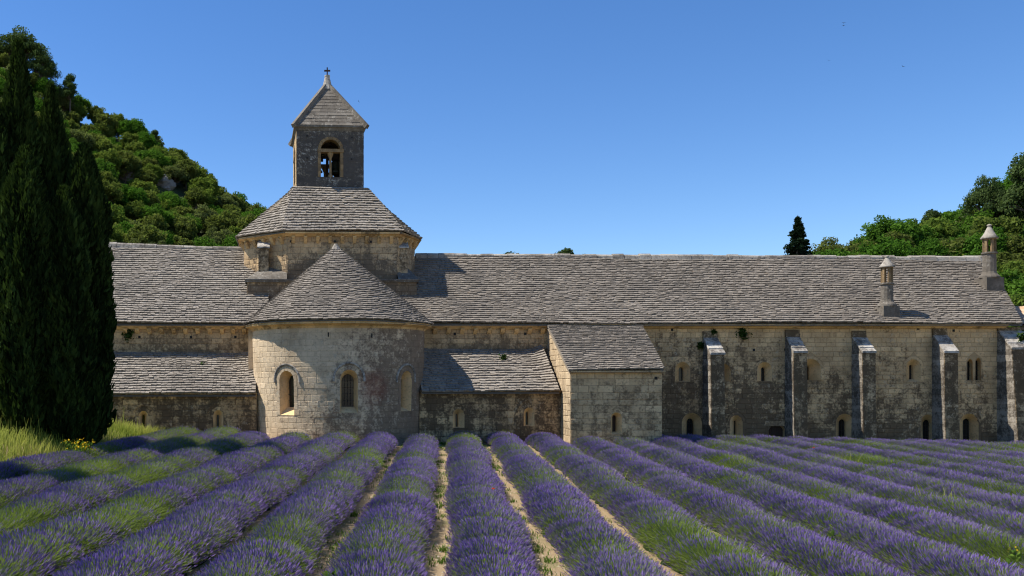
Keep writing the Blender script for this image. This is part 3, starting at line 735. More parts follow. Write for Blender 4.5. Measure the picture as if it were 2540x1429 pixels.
# little sloping buttresses on the cut corners
def lantern_buttress(px0, px1, Yb, ytop, ycap, ybot, lab):
    x0, x1 = X(px0, Yb), X(px1, Yb); b = empty('lantern_buttress', (0, 0, 0)); b.parent = church; b.matrix_parent_inverse = Matrix.Translation(church.location).inverted()
    mb = MB(); zt, zc, zb = Z(ytop, Yb+0.6), Z(ycap, Yb), Z(ybot, Yb); Yk = Yb+2.2
    zz = zb; k = 4
    for i in range(k):
        z0, z1 = lerp(zb, zc, i/k)+0.004, lerp(zb, zc, (i+1)/k)-0.004
        mb.box(((x0+x1)/2, (Yb+Yk)/2+rng.uniform(-0.01, 0.01), (z0+z1)/2), x1-x0, Yk-Yb, z1-z0, rng.random())
    o = mb.build('buttress_shaft', M['buttress'], church)
    mb = MB(); e = 0.07
    mb.hexa([Vector(p) for p in ((x0-e, Yb-e, zc), (x1+e, Yb-e, zc), (x1+e, Yk, zc), (x0-e, Yk, zc), (x0-e, Yb-e, zc+0.08), (x1+e, Yb-e, zc+0.08), (x1+e, Yk-1.2, zt+0.25), (x0-e, Yk-1.2, zt+0.25))])
    mb.build('buttress_cap', M['cap'], church); bpy.data.objects.remove(b)
lantern_buttress(641, 666, 48.35, 601, 616, 690, '')
lantern_buttress(986, 1011, 48.35, 600, 616, 690, '')
# eave course, corbels and roof of the lantern
for i in range(8):
    p0, p1 = Vector((*OC[i], 0)), Vector((*OC[(i+1) % 8], 0)); L = (p1-p0).length; eu = (p1-p0)/L; nr = Vector((eu.y, -eu.x, 0)); ang = math.atan2(eu.y, eu.x)
    k = max(2, round(L/0.95))
    for j in range(k):
        l = L/k; mb = MB(); q0 = -l/2+0.004-(0.10 if j == 0 else 0); q1 = l/2-0.004+(0.10 if j == k-1 else 0); pr = 0.36
        prof = [(-0.1, 0.0), (-0.1, -0.2), (0.10, -0.2), (0.2, -0.1), (pr, -0.08), (pr, 0.0)]; rm = Matrix.Rotation(ang, 3, 'Z')
        mb.rings([[rm @ Vector((q, -a, b)) for a, b in prof] for q in (q0, q1)], rng.random())
        o = link('cornice_stone', mb.mesh('cornice_stone'), M['cornice'], church); c = p0+eu*(L*(j+0.5)/k); o.location = (c.x, c.y, ZL)
    kc = max(3, round(L/0.66))
    for j in range(kc):
        c = p0+eu*(L*(j+0.5)/kc); corbel(church, c.x+nr.x*0.0, c.y+nr.y*0.0, ZL-0.2, 0.18, 0.36, 0.27, 'cornice', ang)
for px, py in ((722, 599), (831, 599), (920, 600)): hole(church, px, py, LY-0.01, 0.12)
# belfry plan (square, turned a few degrees)
BYf = 50.2; bw = (903-735)/F*BYf; th_ = R(3.2)
bfl = Vector((X(735, BYf), BYf, 0)); bex = Vector((math.cos(th_), math.sin(th_), 0)); bey = Vector((-math.sin(th_), math.cos(th_), 0))
bz0, bz1 = Z(466, BYf), Z(318, BYf)
BC = [bfl, bfl+bex*bw, bfl+bex*bw+bey*bw, bfl+bey*bw]; bctr = (BC[0]+BC[2])/2
eo = [Vector((*ofs(p, 0.42), ZL+0.02)) for p in OC]
rlan = MB(); cap8 = []
bc4 = [p+(p-bctr).normalized()*0.22 for p in BC]
top = [bc4[0], bc4[1], lerp(bc4[1], bc4[2], 0.25), lerp(bc4[1], bc4[2], 0.75), bc4[2], bc4[3], lerp(bc4[3], bc4[0], 0.25), lerp(bc4[3], bc4[0], 0.75)]
top = [Vector((p.x, p.y, bz0)) for p in top]
dn = Vector((0, 0, -0.08)); rlan.rings([[p+dn for p in eo], [p+dn for p in top]], caps=(False, True))
lro = rlan.build('lantern_roof', M['under'], church)
mb = MB()
for i in range(8):
    j = (i+1) % 8; tiles(mb, eo[i], eo[j], top[i], top[j], 0.215, th=(0.05, 0.085), u0=-0.012, u1=1.012)
mb.build('roof_tiles', M['tile_pale'], lro, kind='stuff')

# --- bell tower
def tower_side(i):
    p0, p1 = BC[i], BC[(i+1) % 4]; eu = (p1-p0).normalized(); nr = Vector((eu.y, -eu.x, 0)); mid = bw/2+(0.03 if i == 0 else 0.0)
    sf = lambda u, v, d: Vector((p0.x+eu.x*u+nr.x*d, p0.y+eu.y*u+nr.y*d, v))
    w = (842.5-794)/2/F*BYf; zs = Z(438, BYf); zt = Z(345, BYf); opn = (mid, zs, zt-w, w); ol = [(0, bz0-0.7), (bw, bz0-0.7), (bw, bz1), (0, bz1)]; hl = arch(*opn, n_=14)
    t = 0.55; mb = MB(); panel(mb, sf, ol, [hl], 0.0); il = [(t, bz0-0.7), (bw-t, bz0-0.7), (bw-t, bz1), (t, bz1)]
    panel(mb, sf, il, [hl], -t)
    o = mb.build('belfry_wall', M['belfry' if i != 3 else 'belfry_lit'], church)
    rv = MB(); rv.rings([[sf(u, v, 0.01) for u, v in hl], [sf(u, v, -t) for u, v in hl]], caps=(False, False)); k = 9; ring = 7.5/F*BYf
    for q in range(k):
        a0, a1 = math.pi*(1-q/k)-0.01, math.pi*(1-(q+1)/k)+0.01; r1 = w+ring; vs_ = opn[2]
        stone_poly(rv, sf, [(mid+w*math.cos(a0), vs_+w*math.sin(a0)), (mid+w*math.cos(a1), vs_+w*math.sin(a1)), (mid+r1*math.cos(a1), vs_+r1*math.sin(a1)), (mid+r1*math.cos(a0), vs_+r1*math.sin(a0))][::-1], 0.03, rng.random(), ch=0.01)
    for sd in (-1, 1):
        v = zs
        while v < opn[2]-0.05:
            hh = min(0.36, opn[2]-v); a, b = sorted((mid+sd*w, mid+sd*(w+ring))); stone_poly(rv, sf, [(a, v+0.004), (b, v+0.004), (b, v+hh-0.004), (a, v+hh-0.004)], 0.02, rng.random(), ch=0.01); v += hh
    wo_ = rv.build('belfry_window', M['belfry_pale'], church)
    zl = Z(372.5, BYf); cb = MB(); cb.hexa([sf(u, v, d) for v in (zl-0.09, zl+0.09) for u, d in ((mid-w-ring-0.02, 0.06), (mid+w+ring+0.02, 0.06), (mid+w+ring+0.02, -0.35), (mid-w-ring-0.02, -0.35))])
    link('transom', cb.mesh('transom'), M['belfry_pale'], wo_)
    cl = MB(); c = sf(mid, zs, -0.16); H = zl-0.09-zs
    cl.lathe(c, [(0.15, 0), (0.15, 0.08), (0.11, 0.16), (0.075, 0.2), (0.07, H-0.36), (0.085, H-0.34), (0.08, H-0.30), (0.17, H-0.1), (0.18, H)], 10)
    link('colonnette', cl.mesh('colonnette'), M['belfry_pale'], wo_)
    sm = stones(sf, ol, [keep(opn, ring)], ch=(0.24, 0.34), cw=(0.3, 0.7), prot=(0.002, 0.012))
    lay('belfry', sf, sm, M['belfry' if i != 3 else 'belfry_lit'], o, 0)
    if i == 0:
        for px, py in ((762, 337), (873, 341), (762, 392), (872, 395)): hole(church, px, py, BYf-0.03, 0.1)
for i in range(4): tower_side(i)
mb = MB(); fl = [Vector((p.x, p.y, bz0+0.25)) for p in BC]; mb.add(fl, [(0, 1, 2, 3)]); mb.build('belfry_floor', M['inside'], church)
# cornice and stone pyramid with thick hips
def sq(d, z): return [p+(p-bctr).normalized()*d*1.414+Vector((0, 0, z)) for p in BC]
mb = MB(); mb.rings([sq(-0.1, bz1-0.12), sq(0.02, bz1-0.12), sq(0.07, bz1+0.02), sq(0.14, bz1+0.06), sq(0.14, bz1+0.16), sq(-0.1, bz1+0.16)]); mb.build('belfry_cornice', M['spire'], church)
zap = Z(207, BYf+bw/2); ap_ = Vector((bctr.x, bctr.y, zap)); eb = sq(0.12, bz1+0.16)
mb = MB()
for i in range(4): mb.add([eb[i], eb[(i+1) % 4], ap_], [(0, 1, 2)])
spire = mb.build('spire', M['spire'], church)
for i in range(4):     # coursed slabs of each face
    a, b = eb[i], eb[(i+1) % 4]; nr = (b-a).cross(ap_-a).normalized(); kk = 13
    for c in range(kk):
        s0, s1 = c/kk, (c+1)/kk; A, B = lerp(a, ap_, s0), lerp(b, ap_, s0); C, D = lerp(b, ap_, s1), lerp(a, ap_, s1); L = (B-A).length; m = max(1, round(L/0.85)); off = rng.uniform(-0.2, 0.2)/m
        cuts = [0]+[min(0.98, max(0.02, (q/m+off))) for q in range(1, m)]+[1]
        for u0, u1 in zip(cuts, cuts[1:]):
            h = rng.uniform(0.006, 0.02); g = 0.006; sb = MB()
            P = [lerp(A, B, u0+g/L), lerp(A, B, u1-g/L), lerp(D, C, u1-g/max(L, .1)), lerp(D, C, u0+g/max(L, .1))]; cc = sum(P, Vector())/4
            sb.hexa([p-cc-nr*0.03 for p in P]+[P[0]-cc+nr*(h+0.012), P[1]-cc+nr*(h+0.012), P[2]-cc+nr*h*0.6, P[3]-cc+nr*h*0.6], rng.random())
            o = link('spire_slab', sb.mesh('spire_slab'), M['spire'], spire); o.location = cc
for i in range(4):
    a = eb[i]; pts = [lerp(a, ap_, s)+Vector((0, 0, 0.02)) for s in (-0.03, 0.2, 0.45, 0.7, 0.97)]; d = (ap_-a).normalized(); side = d.cross(Vector((0, 0, 1))).normalized(); up = side.cross(d)
    mb = MB(); mb.rings([[p+side*x*1.0+up*y for x, y in ((-0.14, -0.12), (0.14, -0.12), (0.11, 0.11), (-0.11, 0.11))] for p in pts], 0.4); mb.build('hip_rib', M['spire'], church)
mb = MB(); mb.lathe(ap_+Vector((0, 0, -0.38)), [(0.36, 0), (0.26, 0.3), (0.15, 0.75), (0.16, 0.8), (0.16, 0.88), (0.05, 0.9)], 10); mb.build('finial', M['cap'], church)
mb = MB(); cz = ap_.z+0.5; mb.box((ap_.x, ap_.y, cz+0.22), 0.07, 0.07, 0.5); mb.box((ap_.x, ap_.y, cz+0.28), 0.36, 0.065, 0.09); mb.build('cross', M['cross'], church)

# bells on timber headstocks
def bell(x, y, zt, r, lab):
    b = empty('church_bell', (x, y, zt), lab, 'bell', 'bells in the tower'); mb = MB()
    mb.lathe((0, 0, 0), [(0.02, 0), (r*0.45, -0.02), (r*0.55, -r*0.25), (r*0.62, -r*0.8), (r*0.75, -r*1.3), (r, -r*1.65), (r*0.97, -r*1.7), (r*0.8, -r*1.6)], 16)
    o = link('bell_body', mb.mesh('bell_body', True), M['bronze']); o.parent = b
    mb = MB(); mb.box((0, 0, 0.13), r*2.1, 0.2, 0.2); mb.box((0, 0, 0.32), r*1.1, 0.16, 0.2)
    for q in (-0.12, -0.04, 0.04, 0.12): mb.box((q, 0, 0.02), 0.03, 0.05, 0.08)
    o = link('headstock', mb.mesh('headstock'), M['wood']); o.parent = b
bell(bctr.x-0.62, bctr.y-0.1, Z(403, bctr.y), 0.36, 'smaller dark bell behind the left opening of the bell tower window')
bell(bctr.x+0.50, bctr.y-0.1, Z(400, bctr.y), 0.46, 'larger dark bell behind the right opening of the bell tower window')
fr = empty('bell_frame', (bctr.x, bctr.y, bz0+0.25), 'dark timber frame carrying the bells inside the tower', 'bell frame'); zb_ = Z(398, bctr.y)-(bz0+0.25)
for sx in (-1.2, 0.0, 1.2):
    mb = MB(); mb.box((sx, 0, zb_/2+0.3), 0.16, 0.16, zb_+1.0, rot=None); o = link('post', mb.mesh('post'), M['wood']); o.parent = fr
mb = MB(); mb.box((0, 0.0, zb_+0.18), 2.7, 0.15, 0.16); o = link('beam', mb.mesh('beam'), M['wood']); o.parent = fr
for a in (-1, 1):
    mb = MB(); mb.tube([(a*1.1, 0, zb_+0.3), (0, 0, zb_+1.15)], 0.07, 4); o = link('brace', mb.mesh('brace'), M['wood']); o.parent = fr
# ------------------------------------------------------------------ chapel
YC = 41.1; cz_e = Z(919, YC-0.25)
cx0, cx1 = X(1415, YC), X(1642, YC)
cE0, cE1 = Vector((X(1410, YC-0.25), YC-0.25, cz_e)), Vector((X(1648, YC-0.25), YC-0.25, cz_e))
cR0, cR1 = W(1355, 806, YE+0.2), W(1592, 806, YE+0.2)
mb = MB(); dn = Vector((0, 0, -0.09)); mb.add([cE0+dn, cE1+dn, cR1+dn, cR0+dn], [(0, 1, 2, 3)]); cro = mb.build('chapel_roof', M['under'], chapel)
mb = MB(); tiles(mb, cE0, cE1, cR0, cR1, 0.215); mb.build('roof_tiles', M['tile'], cro, kind='stuff')
cw_ = [(wpx(YC, 1515, 1542.5, 1023, 1076), wpx(YC+0.34, 1518.8, 1529, 1030, 1071))]
flat_wall('chapel_wall', chapel, YC, cx0, cx1, ZB, cz_e+0.03, 'chapel', cw_, 300, choose=lambda poly: -sum(p[1] for p in poly))
cornice(cro, cx0-0.06, cx1+0.08, YC, cz_e-0.01, 0.12, 0.22, 'chapel')
window(chapel, front(YC), cw_[0][0], cw_[0][1], 0.34, ring=0.17, pane='wood', rmat='chapel')
# flank facing the sun: clipped under the sloping roof
fp0, fp1 = Vector((cR0.x+0.12, YE+0.4, 0)), Vector((cx0, YC, 0)); Lf = (fp1-fp0).length; eu = (fp1-fp0)/Lf; nr = Vector((eu.y, -eu.x, 0))
fsf = lambda u, v, d: Vector((fp0.x+eu.x*u+nr.x*d, fp0.y+eu.y*u+nr.y*d, v))
fo = [(0, ZB), (Lf, ZB), (Lf, cz_e+0.02), (0, cR0.z-0.1)]
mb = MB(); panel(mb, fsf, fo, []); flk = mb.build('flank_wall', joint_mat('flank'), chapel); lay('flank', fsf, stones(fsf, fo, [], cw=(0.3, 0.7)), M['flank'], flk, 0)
fp0b, fp1b = Vector((cx1, YC, 0)), Vector((cR1.x-0.1, YE+0.4, 0)); Lb = (fp1b-fp0b).length; eub = (fp1b-fp0b)/Lb; nrb = Vector((eub.y, -eub.x, 0))
fsb = lambda u, v, d: Vector((fp0b.x+eub.x*u+nrb.x*d, fp0b.y+eub.y*u+nrb.y*d, v))
mb = MB(); panel(mb, fsb, [(0, ZB), (Lb, ZB), (Lb, cR1.z-0.1), (0, cz_e+0.02)], []); mb.build('flank_wall', M['chapel'], chapel)
hole(cro, 1627, 938, YC, 0.14)

# ------------------------------------------------------------------ dormitory wing
dw = []   # (outer px, slit px, depth, bars, pane)
for o, i, dep, bars in (((1674, 1712, 898, 947), (1683.5, 1695, 911, 945), 0.4, 3), ((1776, 1812.5, 902, 946), (1784, 1794, 913, 945), 0.4, 0), ((1878, 1915, 898, 946), (1887.5, 1898, 911, 945), 0.4, 3),
        ((1985, 2036, 890, 944), (1994, 2007, 906, 943), 0.5, 3), ((2247.5, 2283.5, 891, 947), (2255, 2264, 905, 941), 0.4, 3),
        ((1691, 1741, 1024, 1092), (1703, 1721, 1038, 1090), 0.45, 4), ((1810, 1842, 1030, 1092), (1820, 1825.5, 1043, 1088), 0.4, 0), ((2073, 2117, 1026, 1098), (2080, 2098, 1040, 1096), 0.45, 4),
        ((2283.5, 2317, 1028, 1098), (2289, 2308, 1041, 1096), 0.35, 4), ((2380, 2427, 1026, 1098), (2388, 2408, 1038, 1094), 0.45, 5)):
    dw.append((wpx(YW, *o), wpx(YW+dep, *i), dep, bars))
lanc = [(wpx(YW, 2399, 2412.5, 893, 945), wpx(YW+0.22, 2398.5, 2409, 897, 943)), (wpx(YW, 2419.5, 2433, 891, 945), wpx(YW+0.22, 2418.5, 2429.5, 895, 943))]
dx0, dx1 = X(1362, YW), X(2489, YW)
dd = [X(1906, YW), X(1948, YW), Z(1096, YW), Z(1066, YW), Z(1057, YW)]
door_loop = [(dd[0], dd[2]), (dd[0], dd[3]), (dd[0]+0.14, dd[4]), (dd[1]-0.14, dd[4]), (dd[1], dd[3]), (dd[1], dd[2])]
sf = front(YW); ol = [(dx0, ZB), (dx1, ZB), (dx1, ZE-0.1), (dx0, ZE-0.1)]
mb = MB(); panel(mb, sf, ol, [arch(*w[0]) for w in dw]+[arch(*w[0], pointed=True) for w in lanc]+[door_loop]); dwall = mb.build('dormitory_wall', joint_mat('dorm'), dorm)
ops = [keep(w[0], 0.17) for w in dw]+[((lanc[0][0][0]+lanc[1][0][0])/2, lanc[0][0][1], lanc[0][0][2], 0.42)]+[((dd[0]+dd[1])/2, dd[2], dd[3]-0.1, (dd[1]-dd[0])/2+0.18)]
lay('dorm', sf, stones(sf, ol, ops, ch=(0.2, 0.29), cw=(0.26, 0.6)), M['dorm'], dwall, 300, lambda poly: (0 if sum(p[0] for p in poly)/len(poly) > X(1650, YW) and sum(p[1] for p in poly)/len(poly) > 0.1 else 1, (hash((round(poly[0][0], 3), round(poly[0][1], 3))) % 997)))
for o, i, dep, bars in dw: window(dorm, sf, o, i, dep, ring=0.15, bars=bars, rmat='dorm')
for o, i in lanc: window(dorm, sf, o, i, 0.22, ring=0.0, pointed=True, bars=3)
lm = MB(); cu, cv = (lanc[0][0][0]+lanc[1][0][0])/2, lanc[0][0][2]
stone_poly(lm, sf, [(cu-0.44, cv-0.04), (cu+0.44, cv-0.04), (cu+0.40, cv+0.20), (cu-0.40, cv+0.20)], -0.002, 0.6)
cornice(dwall, dx0+0.05, dx1, YW, ZE-0.04, 0.17, 0.39)
# door: planks in a stone frame
dr = MB(); dr.rings([[sf(u, v, 0.015) for u, v in door_loop], [sf(u, v, -0.35) for u, v in door_loop]], caps=(False, False)); dr.add([sf(u, v, -0.34) for u, v in door_loop], [list(range(6))[::-1]])
dob = dr.build('door', M['reveal'], dorm); mb = MB(); mb.hexa([Vector(p) for p in ((dd[0]-0.18, YW-0.03, dd[4]), (dd[1]+0.18, YW-0.03, dd[4]), (dd[1]+0.18, YW+0.2, dd[4]), (dd[0]-0.18, YW+0.2, dd[4]), (dd[0]-0.18, YW-0.03, dd[4]+0.26), (dd[1]+0.18, YW-0.03, dd[4]+0.26), (dd[1]+0.18, YW+0.2, dd[4]+0.26), (dd[0]-0.18, YW+0.2, dd[4]+0.26))]); link('lintel', mb.mesh('lintel'), M['chapel'], dob)
npl = 6
for i in range(npl):
    a, b = lerp(dd[0], dd[1], i/npl)+0.004, lerp(dd[0], dd[1], (i+1)/npl)-0.004; mb = MB(); mb.box(((a+b)/2, YW+0.27+rng.uniform(-0.004, 0.004), (dd[2]+dd[4])/2), b-a, 0.05, dd[4]-dd[2]+0.02, rng.random()); link('plank', mb.mesh('plank'), M['wood'], dob)
for px, py in ((1870, 868), (1948, 867), (2365, 820), (1667, 818), (2277, 815), (1982, 1063)): hole(dwall, px, py, YW, 0.13)

def buttress(pl, pf, pr, ytop, ycapt, ycapb, depth, steps=4, taper=0.0):
    """pl/pf: left edge at the wall and at the front; sloping slab cap in steps"""
    Yf = YW-depth; x0, x1 = X(pf, Yf), X(pr, Yf); zc = Z(ycapb, Yf); zt = Z(ycapt, YW-0.12); zz = Z(ytop, YW)
    root = MB(); root.hexa([Vector(p) for p in ((x0+0.02, Yf+0.02-taper, ZB), (x1-0.02, Yf+0.02-taper, ZB), (x1-0.02, YW, ZB), (x0+0.02, YW, ZB), (x0+0.02, Yf+0.02, zc), (x1-0.02, Yf+0.02, zc), (x1-0.02, YW, zt-0.1), (x0+0.02, YW, zt-0.1))])
    b = root.build('buttress', M['buttress'], dorm)
    z = ZB
    fm, sm = MB(), MB()
    while z < zc-0.05:
        h = min(rng.uniform(0.25, 0.36), zc-z); tp = taper*(1-(z-ZB)/(zc-ZB)); k = rng.choice((1, 2)); cut = rng.uniform(0.35, 0.65)
        seg = [(0, cut), (cut, 1)] if k == 2 else [(0, 1)]
        for a, bb in seg:
            j = rng.uniform(-0.012, 0.012)
            fm.hexa([Vector(p) for q in (z+0.006, z+h-0.006) for p in ((lerp(x0, x1, a)+0.005, Yf-tp+j, q), (lerp(x0, x1, bb)-0.005, Yf-tp+j, q), (lerp(x0, x1, bb)-0.005, Yf+0.3, q), (lerp(x0, x1, a)+0.005, Yf+0.3, q))], rng.random())
        for s_, xx in ((-1, x0), (1, x1)):
            j = rng.uniform(0.0, 0.012)*s_
            sm.hexa([Vector(p) for q in (z+0.006, z+h-0.006) for p in ((min(xx, xx-s_*0.15)+j, Yf-tp+0.03, q), (max(xx, xx-s_*0.15)+j, Yf-tp+0.03, q), (max(xx, xx-s_*0.15)+j, YW, q), (min(xx, xx-s_*0.15)+j, YW, q))], rng.random())
        z += h
    fm.build('face_stones', M['buttress'], b, kind='stuff'); sm.build('flank_stones', M['bflank'], b, kind='stuff')
    # side cheeks under the cap
    ck = MB(); ck.add([Vector((x0, Yf, zc)), Vector((x0, YW, zc)), Vector((x0, YW, zt-0.05)), Vector((x1, Yf, zc)), Vector((x1, YW, zc)), Vector((x1, YW, zt-0.05))], [(0, 2, 1), (3, 4, 5), (0, 3, 5, 2)]); link('cap_core', ck.mesh('cap_core'), M['bflank'], b)
    for i in range(steps):
        a, c = i/steps, (i+1)/steps+0.06; y0, y1 = lerp(Yf-0.05, YW-0.05, a), lerp(Yf-0.05, YW-0.05, min(1, c)); za, zb2 = lerp(zc, zt, a), lerp(zc, zt, min(1, c)); cp = MB(); e = rng.uniform(0.0, 0.03); cc = Vector(((x0+x1)/2, y0, za))
        cp.hexa([Vector(p)-cc for p in ((x0-e, y0, za-0.02), (x1+e, y0, za-0.02), (x1+e, y1, zb2-0.05), (x0-e, y1, zb2-0.05), (x0-e, y0, za+0.09), (x1+e, y0, za+0.09), (x1+e, y1, zb2+0.03), (x0-e, y1, zb2+0.03))], rng.random())
        o = link('cap_slab', cp.mesh('cap_slab'), M['cap'], b); o.location = cc
    tp_ = MB(); tp_.hexa([Vector(p) for p in ((x0-0.02, YW-0.14, zt-0.05), (x1+0.02, YW-0.14, zt-0.05), (x1+0.02, YW, zt-0.05), (x0-0.02, YW, zt-0.05), (x0-0.02, YW-0.09, zz), (x1+0.02, YW-0.09, zz), (x1+0.02, YW, zz), (x0-0.02, YW, zz))]); link('cap_back', tp_.mesh('cap_back'), M['buttress'], b)
    return b
buttress(1750, 1763, 1797, 822, 836, 879, 0.92, 4, 0.10)
buttress(1959, 1968, 2002, 818, 834, 875, 0.80, 4, 0.10)
buttress(2125, 2139, 2172, 821, 836, 875, 0.88, 4, 0.10)
buttress(2328, 2342, 2376, 813, 829, 875, 0.88, 2, 0.10)
buttress(2493, 2509, 2575, 812, 818, 866, 0.95, 4, 0.55)
# gable end of the wing, facing away
mb = MB(); mb.add([(dx1, YW, ZB), (dx1+2.2, 57.2, ZB), (dx1+2.2, 57.2, ZE-0.1), (r_rB.x-0.15, YR, r_rB.z-0.15), (dx1, YW, ZE-0.1)], [(0, 1, 2, 3, 4)]); mb.build('gable_wall', M['dorm'], dorm)

def chimney(px, pyb, Yb, r, y_sh, y_band, y_lan, y_cap, y_tip, lab, n_=12):
    x = X(px, Yb); Zp = lambda py: Z(py, Yb); o = None
    zb = Zp(pyb); ro = math.sin; mb = MB()
    mb.hexa([Vector(p) for p in ((x-r*1.5, Yb-r*1.4, zb-0.4), (x+r*1.5, Yb-r*1.4, zb-0.4), (x+r*1.5, Yb+r*1.6, zb-0.4), (x-r*1.5, Yb+r*1.6, zb-0.4), (x-r*1.45, Yb-r*1.35, Zp(y_sh)), (x+r*1.45, Yb-r*1.35, Zp(y_sh)), (x+r*1.45, Yb+r*1.5, Zp(y_sh)), (x-r*1.45, Yb+r*1.5, Zp(y_sh)))], 0.4)
    mb.lathe((x, Yb, Zp(y_sh)), [(r*1.6, 0), (r*1.55, 0.08), (r*1.15, 0.22), (r, 0.34), (r*0.97, Zp(y_band)-Zp(y_sh)-0.08), (r*1.15, Zp(y_band)-Zp(y_sh)-0.04), (r*1.15, Zp(y_band)-Zp(y_sh)+0.04), (r*0.95, Zp(y_band)-Zp(y_sh)+0.05)], n_)
    ch = mb.build('chimney', M['spire'], dorm, False); ch['label'] = lab
    for k in range(6):
        a = 2*math.pi*(k+0.35)/6; lm_ = MB(); lm_.box((0, 0, 0), r*0.36, r*0.36, Zp(y_cap)-Zp(y_band)-0.02, rng.random(), Matrix.Rotation(a, 3, 'Z')); q = link('lantern_pier', lm_.mesh('lantern_pier'), M['belfry_pale'], ch); q.location = (x+math.cos(a)*r*0.78, Yb+math.sin(a)*r*0.78, (Zp(y_band)+Zp(y_cap))/2+0.03)
    cp = MB(); H = Zp(y_tip)-Zp(y_cap); cp.lathe((x, Yb, Zp(y_cap)), [(r*1.25, 0), (r*1.3, 0.05), (r*0.95, H*0.25), (r*0.62, H*0.5), (r*0.36, H*0.74), (r*0.22, H*0.84), (r*0.4, H*0.9), (r*0.3, H*0.96), (r*0.1, H)], n_); link('chimney_cap', cp.mesh('chimney_cap', True), M['ridge'], ch)
chimney(2200, 782, 46.35, 13.5/F*46.35, 760, 704, 690, 664, 634, 'shorter chimney low on the roof slope')
chimney(2454, 712, 48.6, 14.5/F*48.6, 690, 628, 610, 593, 556, 'taller chimney at the end of the ridge')

# ------------------------------------------------------------------ neighbour with terracotta roof, a sliver beyond the end buttress
nb = empty('tiled_outbuilding', (X(2560, 47), 47, gz(38, 47)), 'sliver of a building with terracotta tile eave at the right edge', 'building')
mb = MB(); nx0 = X(2530, 46.5); mb.hexa([Vector(p) for p in ((nx0, 47, ZB), (nx0+8, 47, ZB), (nx0+8, 54, ZB), (nx0, 54, ZB), (nx0, 47, Z(812, 47)), (nx0+8, 47, Z(812, 47)), (nx0+8, 54, Z(812, 47)), (nx0, 54, Z(812, 47)))]); mb.build('wall', M['dorm'], nb)
for i in range(40):
    mb = MB(); x = nx0-0.35+i*0.21
    loops = []
    for q, z in ((0.0, 0.0), (5.0, 1.35)): loops.append([Vector((0.105*math.cos(a), q, z+0.075*math.sin(a))) for a in [math.pi*k/6 for k in range(7)]])
    mb.rings(loops, rng.random(), closed=False, caps=(False, False)); o = link('roof_tile', mb.mesh('roof_tile'), M['terra'], nb); o.location = (x, 46.3, Z(806, 46.3))
mb = MB(); mb.hexa([Vector(p) for p in ((nx0-0.4, 46.4, Z(810, 46.4)), (nx0+8, 46.4, Z(810, 46.4)), (nx0+8, 51.2, Z(810, 46.4)+1.3), (nx0-0.4, 51.2, Z(810, 46.4)+1.3), (nx0-0.4, 46.4, Z(806, 46.4)), (nx0+8, 46.4, Z(806, 46.4)), (nx0+8, 51.2, Z(806, 46.4)+1.3), (nx0-0.4, 51.2, Z(806, 46.4)+1.3))], 0.4); mb.build('roof_board', M['wood'], nb)
# ------------------------------------------------------------------ vegetation
def leaf_quads(C, Nrm, size, asp=1.6, flat=0.5):
    """C (n,3) centres, Nrm (n,3) rough outward directions -> diamond leaves"""
    k = len(C); rv = nrg.normal(size=(k, 3)); nn = Nrm*flat+rv*(1-flat); nn /= np.linalg.norm(nn, axis=1, keepdims=True)+1e-9
    a = np.cross(nn, nrg.normal(size=(k, 3))); a /= np.linalg.norm(a, axis=1, keepdims=True)+1e-9; b = np.cross(nn, a)
    s = (size*(0.6+0.8*nrg.random(k)))[:, None] if np.isscalar(size) else size[:, None]
    V = np.empty((k, 4, 3)); V[:, 0] = C-a*s*asp/2; V[:, 1] = C+b*s/2*0.9+a*s*0.1; V[:, 2] = C+a*s*asp/2; V[:, 3] = C-b*s/2*0.9+a*s*0.1
    return V.reshape(-1, 3), np.arange(4*k).reshape(k, 4)

